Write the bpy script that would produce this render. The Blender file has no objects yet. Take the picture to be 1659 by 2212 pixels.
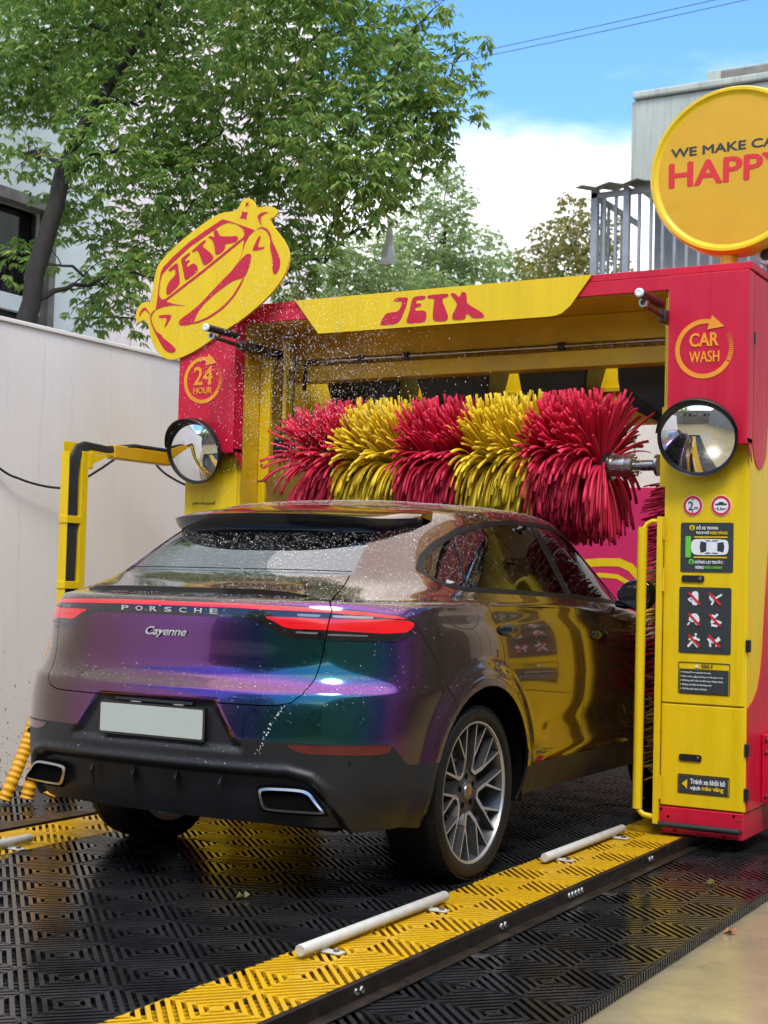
import bpy, bmesh, math, random
import numpy as np
from mathutils import Vector, Matrix
from mathutils.geometry import tessellate_polygon
R = math.radians
SC = bpy.context.scene
COL = SC.collection
random.seed(7); RNG = np.random.default_rng(7)

# ---------------------------------------------------------------- camera
cam_d = bpy.data.cameras.new('camera'); cam = bpy.data.objects.new('camera', cam_d); COL.objects.link(cam)
cam_d.sensor_fit = 'VERTICAL'; cam_d.sensor_height = 36.0; cam_d.sensor_width = 27.0
cam_d.lens = 3142.4 / 2212 * 36.0
cam_d.clip_start = 0.1; cam_d.clip_end = 2000
yaw, pitch, roll = R(29.958), R(2.671), R(1.4456)
_f = Vector((-math.sin(yaw)*math.cos(pitch), math.cos(yaw)*math.cos(pitch), math.sin(pitch)))
_r = Vector((math.cos(yaw), math.sin(yaw), 0)); _u = _r.cross(_f)
r2 = math.cos(roll)*_r + math.sin(roll)*_u; u2 = -math.sin(roll)*_r + math.cos(roll)*_u
mw = Matrix((r2, u2, -_f)).transposed().to_4x4(); mw.translation = Vector((3.7635, -5.7481, 1.2916))
cam.matrix_world = mw
cam_d.dof.use_dof = True; cam_d.dof.focus_distance = 6.9; cam_d.dof.aperture_fstop = 5.6
SC.camera = cam

# ---------------------------------------------------------------- world, sun, exposure
SUN_AZ, SUN_EL = R(146), R(55)
world = bpy.data.worlds.new('World'); SC.world = world; world.use_nodes = True
nt = world.node_tree; nt.nodes.clear()
def N(t, **k):
    n = nt.nodes.new(t)
    for a, v in k.items(): setattr(n, a, v)
    return n
out = N('ShaderNodeOutputWorld'); bg = N('ShaderNodeBackground')
sky = N('ShaderNodeTexSky', sky_type='NISHITA', sun_disc=False, sun_elevation=SUN_EL, sun_rotation=SUN_AZ, air_density=1.4, dust_density=0.6, ozone_density=2.0)
tc = N('ShaderNodeTexCoord'); sep = N('ShaderNodeSeparateXYZ'); nt.links.new(tc.outputs['Generated'], sep.inputs[0])
mp = N('ShaderNodeMapping'); mp.inputs['Scale'].default_value = (1.6, 1.6, 4.5); mp.inputs['Location'].default_value = (0.35, 0.1, 0.2)
nt.links.new(tc.outputs['Generated'], mp.inputs[0])
no = N('ShaderNodeTexNoise'); no.inputs['Scale'].default_value = 1.5; no.inputs['Detail'].default_value = 7; no.inputs['Roughness'].default_value = 0.55
nt.links.new(mp.outputs[0], no.inputs['Vector'])
# cloud cover: a bank of white cloud low in the sky, thinning upwards
m1 = N('ShaderNodeMath', operation='MULTIPLY_ADD'); m1.inputs[1].default_value = -4.6; m1.inputs[2].default_value = 1.50
nt.links.new(sep.outputs['Z'], m1.inputs[0])
m1c = N('ShaderNodeMath', operation='MAXIMUM'); m1c.inputs[1].default_value = -0.22; nt.links.new(m1.outputs[0], m1c.inputs[0])
mo = N('ShaderNodeMath', operation='MULTIPLY_ADD'); mo.inputs[1].default_value = 1.5; mo.inputs[2].default_value = -0.72   # high cloud thickens overhead
nt.links.new(sep.outputs['Z'], mo.inputs[0])
m1d = N('ShaderNodeMath', operation='MAXIMUM'); nt.links.new(m1c.outputs[0], m1d.inputs[0]); nt.links.new(mo.outputs[0], m1d.inputs[1])
m2 = N('ShaderNodeMath', operation='ADD'); nt.links.new(m1d.outputs[0], m2.inputs[0]); nm_ = N('ShaderNodeMath', operation='MULTIPLY_ADD'); nm_.inputs[1].default_value = 1.9; nm_.inputs[2].default_value = -0.45; nt.links.new(no.outputs['Fac'], nm_.inputs[0]); nt.links.new(nm_.outputs[0], m2.inputs[1])
ramp = N('ShaderNodeMapRange'); ramp.interpolation_type = 'SMOOTHSTEP'
for i, v in ((1, 0.42), (2, 0.86), (3, 0.0), (4, 1.0)): ramp.inputs[i].default_value = v
nt.links.new(m2.outputs[0], ramp.inputs[0])
mix = N('ShaderNodeMix', data_type='RGBA'); nt.links.new(ramp.outputs[0], mix.inputs[0])
tint = N('ShaderNodeMix', data_type='RGBA', blend_type='MULTIPLY'); tint.inputs[0].default_value = 1.0
tint.inputs[7].default_value = (0.50, 0.76, 1.12, 1)
nt.links.new(sky.outputs[0], tint.inputs[6])
nt.links.new(tint.outputs[2], mix.inputs[6]); mix.inputs[7].default_value = (7.6, 7.7, 7.9, 1)
nt.links.new(mix.outputs[2], bg.inputs[0]); bg.inputs[1].default_value = 0.14
nt.links.new(bg.outputs[0], out.inputs[0])

sun_d = bpy.data.lights.new('sun', 'SUN'); sun = bpy.data.objects.new('sun', sun_d); COL.objects.link(sun)
sun_d.energy = 1.5; sun_d.angle = R(18); sun_d.color = (1.0, 0.96, 0.9)
sv = Vector((math.sin(SUN_AZ)*math.cos(SUN_EL), math.cos(SUN_AZ)*math.cos(SUN_EL), math.sin(SUN_EL)))
sun.rotation_euler = sv.to_track_quat('Z', 'Y').to_euler()
SC.view_settings.view_transform = 'Standard'; SC.view_settings.look = 'None'
SC.view_settings.exposure = 0.90; SC.view_settings.gamma = 1.0; SC.view_settings.use_curve_mapping = False
SC.render.engine = 'CYCLES'; SC.cycles.max_bounces = 6; SC.cycles.diffuse_bounces = 3; SC.cycles.glossy_bounces = 4; SC.cycles.transmission_bounces = 4; SC.cycles.use_adaptive_sampling = True; SC.cycles.adaptive_threshold = 0.025; SC.cycles.transparent_max_bounces = 10
SC.cycles.use_denoising = True; SC.cycles.sample_clamp_indirect = 6.0; SC.cycles.caustics_reflective = False

# ---------------------------------------------------------------- materials
MAT = {}
def material(name, col, rough=0.5, metal=0.0, var=0.0, vscale=6.0, bump=0.0, bscale=60.0, coat=0.0, emis=None, estr=0.0, spec=0.5, col2=None, stretch=(1,1,1), rvar=0.0, coords='Object', streak=0.0):
    m = bpy.data.materials.new(name); m.use_nodes = True; t = m.node_tree; p = t.nodes['Principled BSDF']
    c = (*col, 1)
    p.inputs['Base Color'].default_value = c; p.inputs['Roughness'].default_value = rough; p.inputs['Metallic'].default_value = metal
    p.inputs['Coat Weight'].default_value = coat; p.inputs['Coat Roughness'].default_value = 0.03; p.inputs['Specular IOR Level'].default_value = spec
    if emis: p.inputs['Emission Color'].default_value = (*emis, 1); p.inputs['Emission Strength'].default_value = estr
    if var or bump or rvar or col2:
        co = t.nodes.new('ShaderNodeTexCoord'); ma = t.nodes.new('ShaderNodeMapping'); ma.inputs['Scale'].default_value = stretch
        t.links.new(co.outputs[coords], ma.inputs[0])
    if var or col2 or rvar:
        n = t.nodes.new('ShaderNodeTexNoise'); n.inputs['Scale'].default_value = vscale; n.inputs['Detail'].default_value = 6; n.inputs['Roughness'].default_value = 0.65
        t.links.new(ma.outputs[0], n.inputs['Vector'])
        mr = t.nodes.new('ShaderNodeMapRange'); mr.inputs[1].default_value = 0.3; mr.inputs[2].default_value = 0.7
        t.links.new(n.outputs['Fac'], mr.inputs[0])
        mx = t.nodes.new('ShaderNodeMix'); mx.data_type = 'RGBA'
        a = tuple(max(0, x*(1-var)) for x in col); b = col2 or tuple(min(1, x*(1+var)) for x in col)
        mx.inputs[6].default_value = (*(a if not col2 else col), 1); mx.inputs[7].default_value = (*b, 1)
        t.links.new(mr.outputs[0], mx.inputs[0]); t.links.new(mx.outputs[2], p.inputs['Base Color'])
        if rvar:
            rr = t.nodes.new('ShaderNodeMapRange'); rr.inputs[3].default_value = max(0.02, rough-rvar); rr.inputs[4].default_value = min(1, rough+rvar)
            t.links.new(mr.outputs[0], rr.inputs[0]); t.links.new(rr.outputs[0], p.inputs['Roughness'])
    if streak:      # rain and dirt runs
        s1 = t.nodes.new('ShaderNodeTexNoise'); s1.inputs['Scale'].default_value = 3.2; s1.inputs['Detail'].default_value = 8; s1.inputs['Roughness'].default_value = 0.7
        sm = t.nodes.new('ShaderNodeMapping'); sm.inputs['Scale'].default_value = (5, 5, 0.3); sc0 = t.nodes.new('ShaderNodeTexCoord'); t.links.new(sc0.outputs['Object'], sm.inputs[0]); t.links.new(sm.outputs[0], s1.inputs['Vector'])
        s2 = t.nodes.new('ShaderNodeMapRange'); s2.inputs[1].default_value = 0.48; s2.inputs[2].default_value = 0.74; s2.inputs[3].default_value = 1.0; s2.inputs[4].default_value = 1-streak; t.links.new(s1.outputs['Fac'], s2.inputs[0])
        s3 = t.nodes.new('ShaderNodeMix'); s3.data_type = 'RGBA'; s3.blend_type = 'MULTIPLY'; s3.inputs[0].default_value = 1.0
        src = p.inputs['Base Color'].links[0].from_socket if p.inputs['Base Color'].links else None
        if src: t.links.new(src, s3.inputs[6])
        else: s3.inputs[6].default_value = c
        t.links.new(s2.outputs[0], s3.inputs[7]); t.links.new(s3.outputs[2], p.inputs['Base Color'])
    if bump:
        n2 = t.nodes.new('ShaderNodeTexNoise'); n2.inputs['Scale'].default_value = bscale; n2.inputs['Detail'].default_value = 5
        t.links.new(ma.outputs[0], n2.inputs['Vector'])
        b = t.nodes.new('ShaderNodeBump'); b.inputs['Strength'].default_value = bump; b.inputs['Distance'].default_value = 0.01
        t.links.new(n2.outputs['Fac'], b.inputs['Height']); t.links.new(b.outputs[0], p.inputs['Normal'])
    MAT[name] = m
    return m
material('yellow', (0.74, 0.50, 0.006), 0.36, var=0.06, vscale=3.0, rvar=0.14, bump=0.03, bscale=9, stretch=(5,5,0.45), spec=0.4, streak=0.09)
material('yellow_dull', (0.66, 0.42, 0.010), 0.42, var=0.2, vscale=4, rvar=0.12, bump=0.05, bscale=30)
material('gold', (0.63, 0.34, 0.004), 0.4, var=0.05)
material('red', (0.54, 0.008, 0.034), 0.38, var=0.07, vscale=3.0, rvar=0.14, bump=0.03, bscale=9, stretch=(5,5,0.45), spec=0.4, streak=0.09)
material('red_print', (0.50, 0.006, 0.035), 0.45, var=0.06)
material('orange_print', (0.78, 0.29, 0.01), 0.5, var=0.08)
material('charcoal', (0.030, 0.034, 0.034), 0.5, var=0.1)
material('white_print', (0.72, 0.74, 0.76), 0.5, var=0.04)
material('sign_red', (0.62, 0.02, 0.02), 0.45)
material('green_print', (0.12, 0.52, 0.05), 0.5)
material('black_plastic', (0.012, 0.012, 0.013), 0.38, var=0.3, rvar=0.1)
material('rubber', (0.014, 0.014, 0.014), 0.62, var=0.3, vscale=14, rvar=0.1, bump=0.1, bscale=120)
material('mat_black', (0.017, 0.0175, 0.019), 0.19, var=0.5, vscale=3, rvar=0.13, bump=0.05, bscale=160, spec=0.8)
material('mat_yellow', (0.72, 0.43, 0.010), 0.30, var=0.16, vscale=5, rvar=0.14, bump=0.05, bscale=160, col2=(0.50, 0.27, 0.012))
material('mat_rib', (0.008, 0.008, 0.009), 0.5, var=0.3)
material('pit', (0.004, 0.004, 0.004), 0.7, var=0.5, spec=0.1)
material('rail_steel', (0.011, 0.010, 0.009), 0.4, metal=0.3, var=0.5, vscale=9, rvar=0.2, bump=0.2, bscale=40, col2=(0.03, 0.018, 0.010))
material('steel', (0.42, 0.41, 0.38), 0.28, metal=1.0, var=0.2, rvar=0.1)
material('dark_steel', (0.12, 0.11, 0.10), 0.36, metal=0.9, var=0.3, rvar=0.1)
material('white_pipe', (0.54, 0.54, 0.52), 0.42, var=0.10, vscale=18, bump=0.08, col2=(0.44, 0.43, 0.40))
material('pipe_end', (0.55, 0.53, 0.44), 0.6, var=0.2)
material('concrete', (0.32, 0.27, 0.16), 0.17, var=0.3, vscale=2.6, rvar=0.15, bump=0.10, bscale=60, col2=(0.17, 0.145, 0.095), streak=0.0)
material('wall_paint', (0.72, 0.675, 0.645), 0.75, var=0.12, vscale=1.3, bump=0.10, bscale=14, col2=(0.79, 0.755, 0.735), stretch=(1,1,0.45), streak=0.045)
material('mirror', (0.92, 0.93, 0.93), 0.015, metal=1.0)
material('hose_yellow', (0.66, 0.32, 0.01), 0.4, var=0.1)
material('bark', (0.016, 0.012, 0.010), 0.85, var=0.5, vscale=22, bump=0.8, bscale=26, stretch=(1,1,0.25))
material('chrome', (0.50, 0.49, 0.46), 0.22, metal=1.0)
material('tyre', (0.008, 0.008, 0.008), 0.5, var=0.3, vscale=20, rvar=0.08, spec=0.3)
material('gunmetal', (0.085, 0.087, 0.092), 0.34, metal=0.6, rvar=0.06, var=0.1)
material('machined', (0.45, 0.45, 0.45), 0.3, metal=0.55, rvar=0.05, var=0.05)
material('brake', (0.30, 0.29, 0.28), 0.35, metal=1.0, var=0.2)
material('crest', (0.42, 0.16, 0.05), 0.35, metal=0.5, var=0.4, vscale=60)
material('trim_black', (0.005, 0.005, 0.006), 0.14, coat=0.4)
material('trim_matt', (0.004, 0.004, 0.004), 0.4, spec=0.25)
material('cladding', (0.011, 0.011, 0.0125), 0.44, var=0.12, vscale=8, rvar=0.06, bump=0.03, bscale=400)
material('under', (0.004, 0.004, 0.004), 0.9, spec=0.03)
material('plate', (0.46, 0.50, 0.45), 0.35, var=0.03)
material('lamp_dark', (0.010, 0.006, 0.006), 0.08, coat=1.0)
material('lamp_lit', (0.20, 0.003, 0.003), 0.15, coat=1.0, emis=(1.0, 0.004, 0.010), estr=0.34)
material('lamp_glow', (0.25, 0.004, 0.005), 0.15, coat=1.0, emis=(1.0, 0.010, 0.020), estr=0.5)
material('reflector', (0.10, 0.004, 0.005), 0.12, coat=1.0, var=0.3, vscale=12)
material('badge', (0.60, 0.60, 0.58), 0.3, metal=0.25)
material('badge_dark', (0.30, 0.27, 0.26), 0.3, metal=0.8)
material('seat', (0.02, 0.018, 0.017), 0.6)
material('bag', (0.6, 0.62, 0.6), 0.5)
material('stain', (0.20, 0.175, 0.14), 0.85, var=0.5, vscale=30)
material('crack', (0.40, 0.38, 0.37), 0.85)
material('gravel', (0.05, 0.055, 0.05), 0.8, var=0.6, vscale=40, bump=0.8, bscale=50)

def paint():
    m = bpy.data.materials.new('colour_shift_paint'); m.use_nodes = True; t = m.node_tree; p = t.nodes['Principled BSDF']
    lw = t.nodes.new('ShaderNodeLayerWeight'); lw.inputs[0].default_value = 0.5
    cr = t.nodes.new('ShaderNodeValToRGB'); e = cr.color_ramp; e.interpolation = 'EASE'
    stops = ((0.0, (0.010, 0.115, 0.10)), (0.05, (0.010, 0.105, 0.13)), (0.105, (0.04, 0.060, 0.22)), (0.19, (0.18, 0.045, 0.25)), (0.30, (0.15, 0.040, 0.11)), (0.45, (0.10, 0.046, 0.030)), (0.70, (0.20, 0.115, 0.058)), (1.0, (0.3, 0.22, 0.14)))
    while len(e.elements) < len(stops): e.elements.new(0.5)
    for el, (pos, c) in zip(e.elements, stops): el.position = pos; el.color = (*c, 1)
    t.links.new(lw.outputs['Facing'], cr.inputs[0])
    fl = t.nodes.new('ShaderNodeTexVoronoi'); fl.inputs['Scale'].default_value = 900
    co = t.nodes.new('ShaderNodeTexCoord'); t.links.new(co.outputs['Object'], fl.inputs['Vector'])
    mr = t.nodes.new('ShaderNodeMapRange'); mr.inputs[3].default_value = 0.8; mr.inputs[4].default_value = 1.2
    t.links.new(fl.outputs['Color'], mr.inputs[0])
    mu = t.nodes.new('ShaderNodeMix'); mu.data_type = 'RGBA'; mu.blend_type = 'MULTIPLY'; mu.inputs[0].default_value = 1
    t.links.new(cr.outputs[0], mu.inputs[6]); t.links.new(mr.outputs[0], mu.inputs[7]); t.links.new(mu.outputs[2], p.inputs['Base Color'])
    p.inputs['Metallic'].default_value = 0.92; p.inputs['Roughness'].default_value = 0.15
    p.inputs['Coat Weight'].default_value = 1.0; p.inputs['Coat Roughness'].default_value = 0.012
    MAT['paint'] = m
paint()
def glass(name, tint, spec_r=0.03, ior=1.8):
    m = bpy.data.materials.new(name); m.use_nodes = True; t = m.node_tree; t.nodes.remove(t.nodes['Principled BSDF'])
    o = t.nodes['Material Output']; mx = t.nodes.new('ShaderNodeMixShader'); tr = t.nodes.new('ShaderNodeBsdfTransparent'); gl = t.nodes.new('ShaderNodeBsdfGlossy')
    fr = t.nodes.new('ShaderNodeFresnel'); fr.inputs[0].default_value = ior
    tr.inputs[0].default_value = (*tint, 1); gl.inputs[0].default_value = (1, 1, 1, 1); gl.inputs['Roughness'].default_value = spec_r
    t.links.new(fr.outputs[0], mx.inputs[0]); t.links.new(tr.outputs[0], mx.inputs[1]); t.links.new(gl.outputs[0], mx.inputs[2]); t.links.new(mx.outputs[0], o.inputs[0])
    MAT[name] = m
glass('glass_dark', (0.02, 0.022, 0.02), 0.03, 1.5); glass('glass_rear', (0.03, 0.033, 0.033), 0.02, 2.6); glass('glass_tint', (0.10, 0.11, 0.10), 0.03, 1.5); glass('window_glass', (0.10, 0.13, 0.13))
def water():
    m = bpy.data.materials.new('water'); m.use_nodes = True; t = m.node_tree; t.nodes.remove(t.nodes['Principled BSDF'])
    mx = t.nodes.new('ShaderNodeMixShader'); mx.inputs[0].default_value = 0.38; tr = t.nodes.new('ShaderNodeBsdfTransparent'); gl = t.nodes.new('ShaderNodeBsdfGlossy')
    gl.inputs['Roughness'].default_value = 0.18; t.links.new(tr.outputs[0], mx.inputs[1]); t.links.new(gl.outputs[0], mx.inputs[2]); t.links.new(mx.outputs[0], t.nodes['Material Output'].inputs[0])
    MAT['water'] = m
water()
def leaf_mat(name, a, b, c):
    m = bpy.data.materials.new(name); m.use_nodes = True; t = m.node_tree; p = t.nodes['Principled BSDF']
    g = t.nodes.new('ShaderNodeNewGeometry'); cr = t.nodes.new('ShaderNodeValToRGB'); e = cr.color_ramp
    e.elements[0].color = (*a, 1); e.elements[1].color = (*c, 1); x = e.elements.new(0.55); x.color = (*b, 1)
    t.links.new(g.outputs['Random Per Island'], cr.inputs[0]); t.links.new(cr.outputs[0], p.inputs['Base Color'])
    p.inputs['Roughness'].default_value = 0.45
    tl = t.nodes.new('ShaderNodeBsdfTranslucent'); t.links.new(cr.outputs[0], tl.inputs[0])
    mx = t.nodes.new('ShaderNodeMixShader'); mx.inputs[0].default_value = 0.5
    t.links.new(p.outputs[0], mx.inputs[1]); t.links.new(tl.outputs[0], mx.inputs[2]); t.links.new(mx.outputs[0], t.nodes['Material Output'].inputs[0])
    MAT[name] = m
leaf_mat('leaf', (0.10, 0.21, 0.045), (0.18, 0.32, 0.065), (0.38, 0.47, 0.10))
leaf_mat('leaf_far_hazed', (0.16, 0.26, 0.09), (0.25, 0.36, 0.13), (0.36, 0.43, 0.16))  # paler greens: distance haze put into the leaf colour
leaf_mat('leaf_gold', (0.12, 0.18, 0.06), (0.24, 0.24, 0.06), (0.38, 0.28, 0.05))

# ---------------------------------------------------------------- helpers
def tag(o, label=None, cat=None, group=None, kind=None):
    if label: o['label'] = label
    if cat: o['category'] = cat
    if group: o['group'] = group
    if kind: o['kind'] = kind
    return o
def thing(name, label, cat, loc=(0, 0, 0), group=None):
    o = bpy.data.objects.new(name, None); COL.objects.link(o); o.location = loc; o.empty_display_size = 0.2
    return tag(o, label, cat, group)
def link(name, me, mat, parent=None):
    o = bpy.data.objects.new(name, me); COL.objects.link(o)
    if mat is not None and not me.materials: me.materials.append(MAT[mat] if isinstance(mat, str) else mat)
    if parent is not None:
        o.parent = parent
        w = Vector(parent.location); q = parent.parent
        while q is not None: w += Vector(q.location); q = q.parent
        o.location = -w
    return o
def mesh(name, V, F, mat, parent=None, smooth=False, normals=None):
    me = bpy.data.meshes.new(name)
    me.from_pydata([tuple(v) for v in V], [], [tuple(f) for f in F]); me.update()
    if smooth: me.polygons.foreach_set('use_smooth', np.ones(len(me.polygons), bool))
    if normals is not None: me.normals_split_custom_set_from_vertices([tuple(n) for n in normals])
    return link(name, me, mat, parent)
def npmesh(name, V, F, mat, parent=None, smooth=False, normals=None):
    V = np.asarray(V, np.float32); F = np.asarray(F, np.int32); k = F.shape[1]
    me = bpy.data.meshes.new(name); me.vertices.add(len(V)); me.vertices.foreach_set('co', V.ravel())
    me.loops.add(F.size); me.loops.foreach_set('vertex_index', F.ravel())
    me.polygons.add(len(F)); me.polygons.foreach_set('loop_start', np.arange(len(F), dtype=np.int32)*k)
    me.polygons.foreach_set('use_smooth', np.full(len(F), bool(smooth)))
    me.update(calc_edges=True); me.validate()
    if normals is not None: me.normals_split_custom_set_from_vertices(np.asarray(normals, np.float32).tolist())
    return link(name, me, mat, parent)
class B:
    """collects shapes for one mesh"""
    def __init__(s): s.v = []; s.f = []
    def add(s, V, F): k = len(s.v); s.v += [tuple(v) for v in V]; s.f += [tuple(i+k for i in f) for f in F]; return s
    def box(s, x0, x1, y0, y1, z0, z1, c=0.0):
        if c <= 0:
            V = [(x, y, z) for x in (x0, x1) for y in (y0, y1) for z in (z0, z1)]
            return s.add(V, [(0,1,3,2),(4,6,7,5),(0,4,5,1),(2,3,7,6),(0,2,6,4),(1,5,7,3)])
        bm = bmesh.new(); bmesh.ops.create_cube(bm, size=1)
        for v in bm.verts: v.co = ((x0+x1)/2+v.co.x*(x1-x0), (y0+y1)/2+v.co.y*(y1-y0), (z0+z1)/2+v.co.z*(z1-z0))
        bmesh.ops.bevel(bm, geom=bm.edges[:], offset=c, segments=2, profile=0.5, affect='EDGES')
        bm.verts.index_update(); s.add([v.co[:] for v in bm.verts], [[v.index for v in f.verts] for f in bm.faces]); bm.free(); return s
    def cyl(s, a, b, r, n=20, r2=None, caps=True):
        a = Vector(a); b = Vector(b); d = (b-a).normalized(); e = d.orthogonal().normalized(); g = d.cross(e); r2 = r if r2 is None else r2
        V = [a+(e*math.cos(2*math.pi*i/n)+g*math.sin(2*math.pi*i/n))*r for i in range(n)]+[b+(e*math.cos(2*math.pi*i/n)+g*math.sin(2*math.pi*i/n))*r2 for i in range(n)]
        F = [(i, (i+1) % n, n+(i+1) % n, n+i) for i in range(n)]
        if caps: F += [tuple(range(n-1, -1, -1)), tuple(range(n, 2*n))]
        return s.add(V, F)
    def tube(s, pts, r, n=10, caps=True):
        pts = [Vector(p) for p in pts]; m = len(pts); rr = r if isinstance(r, (list, tuple)) else [r]*m
        V = []; e = None
        for i, p in enumerate(pts):
            d = (pts[min(i+1, m-1)]-pts[max(i-1, 0)]).normalized()
            if e is None: e = d.orthogonal().normalized()
            e = (e-d*e.dot(d)).normalized(); g = d.cross(e)
            V += [p+(e*math.cos(2*math.pi*j/n)+g*math.sin(2*math.pi*j/n))*rr[i] for j in range(n)]
        F = [(i*n+j, i*n+(j+1) % n, (i+1)*n+(j+1) % n, (i+1)*n+j) for i in range(m-1) for j in range(n)]
        if caps: F += [tuple(range(n-1, -1, -1)), tuple(range((m-1)*n, m*n))]
        return s.add(V, F)
    def lathe(s, prof, c, axis='X', n=48, close=False):
        """prof: list of (a, r): a along the axis, r radius"""
        V = []
        for a, r in prof:
            for i in range(n):
                t = 2*math.pi*i/n; u, w = r*math.cos(t), r*math.sin(t)
                p = {'X': (a, u, w), 'Y': (u, a, w), 'Z': (u, w, a)}[axis]
                V.append((c[0]+p[0], c[1]+p[1], c[2]+p[2]))
        m = len(prof)
        F = [(i*n+j, i*n+(j+1) % n, (i+1)*n+(j+1) % n, (i+1)*n+j) for i in range(m-1) for j in range(n)]
        return s.add(V, F)
    def plate(s, poly, y0, y1, holes=()):
        """poly in (x,z) extruded from y0 (front) to y1 (back)"""
        loops = [list(poly)]+[list(h) for h in holes]
        tri = tessellate_polygon([[Vector((x, 0, z)) for x, z in l] for l in loops]); flat = [p for l in loops for p in l]; n = len(flat)
        V = [(x, y0, z) for x, z in flat]+[(x, y1, z) for x, z in flat]
        F = [tuple(t) for t in tri]+[tuple(i+n for i in reversed(t)) for t in tri]
        k = 0
        for l in loops:
            m = len(l); F += [(k+i, k+(i+1) % m, n+k+(i+1) % m, n+k+i) for i in range(m)]; k += m
        return s.add(V, F)
    def obj(s, name, mat, parent=None, smooth=False, fix=True):
        me = bpy.data.meshes.new(name); me.from_pydata(s.v, [], s.f); me.update()
        if fix:
            bm = bmesh.new(); bm.from_mesh(me); bmesh.ops.recalc_face_normals(bm, faces=bm.faces[:]); bm.to_mesh(me); bm.free()
        if smooth:
            me.polygons.foreach_set('use_smooth', np.ones(len(me.polygons), bool)); me.set_sharp_from_angle(angle=R(38))
        return link(name, me, mat, parent)
def chaikin(poly, it=1):
    p = np.array(poly, float)
    for _ in range(it):
        q = np.roll(p, -1, 0); p = np.stack([0.78*p+0.22*q, 0.22*p+0.78*q], 1).reshape(-1, 2)
    return [tuple(v) for v in p]
def arc(cx, cz, r, a0, a1, n): return [(cx+r*math.cos(R(a0+(a1-a0)*i/n)), cz+r*math.sin(R(a0+(a1-a0)*i/n))) for i in range(n+1)]
def rrect(x0, x1, z0, z1, r, n=4):
    return arc(x1-r, z1-r, r, 0, 90, n)+arc(x0+r, z1-r, r, 90, 180, n)+arc(x0+r, z0+r, r, 180, 270, n)+arc(x1-r, z0+r, r, 270, 360, n)
def text(name, s, x0, x1, z0, z1, y, mat, parent, bold=0.0, shear=0.0, depth=0.0015, fat=0.0, apart=False):
    """flat lettering that fills the box x0..x1, z0..z1 on a plane facing -Y"""
    cu = bpy.data.curves.new(name, 'FONT'); cu.body = s; cu.offset = bold; cu.shear = shear; cu.extrude = 0.01; cu.resolution_u = 3
    ob = bpy.data.objects.new(name, cu); me = bpy.data.meshes.new_from_object(ob); bpy.data.objects.remove(ob)
    n = len(me.vertices); co = np.zeros(n*3, np.float32); me.vertices.foreach_get('co', co); co = co.reshape(-1, 3)
    lo, hi = co.min(0), co.max(0)
    o = np.zeros_like(co); o[:, 0] = x0+(co[:, 0]-lo[0])/(hi[0]-lo[0])*(x1-x0); o[:, 2] = z0+(co[:, 1]-lo[1])/(hi[1]-lo[1])*(z1-z0)
    o[:, 1] = y-np.where(co[:, 2] > 0, depth, -depth)
    me.vertices.foreach_set('co', o.ravel()); me.update(); me.name = name
    if not (fat or apart): return link(name, me, mat, parent)
    bm = bmesh.new(); bm.from_mesh(me); bmesh.ops.remove_doubles(bm, verts=bm.verts[:], dist=1e-5); bm.verts.index_update(); bm.verts.ensure_lookup_table()
    seen = set(); last = None
    for v0 in bm.verts:           # every letter an object of its own
        if v0.index in seen: continue
        isl = []; st = [v0]; seen.add(v0.index)
        while st:
            v = st.pop(); isl.append(v)
            for e in v.link_edges:
                w = e.other_vert(v)
                if w.index not in seen: seen.add(w.index); st.append(w)
        ix = {v.index: i for i, v in enumerate(isl)}; fs = [f for f in bm.faces if f.verts[0].index in ix]; b = B()
        for k, (dx, dz) in enumerate(((0, 0), (fat, 0), (-fat, 0), (0, fat*.7), (0, -fat*.7)) if fat else ((0, 0),)):
            b.add([(v.co.x+dx, v.co.y+k*0.00008, v.co.z+dz) for v in isl], [[ix[v.index] for v in f.verts] for f in fs])
        last = b.obj('letter', mat, parent, fix=False)
    bm.free(); return last
def cat_tree(o, parent=None):
    c = o.copy(); COL.objects.link(c)
    if parent is not None: c.parent = parent
    for ch in o.children: cat_tree(ch, c)
    return c
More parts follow.
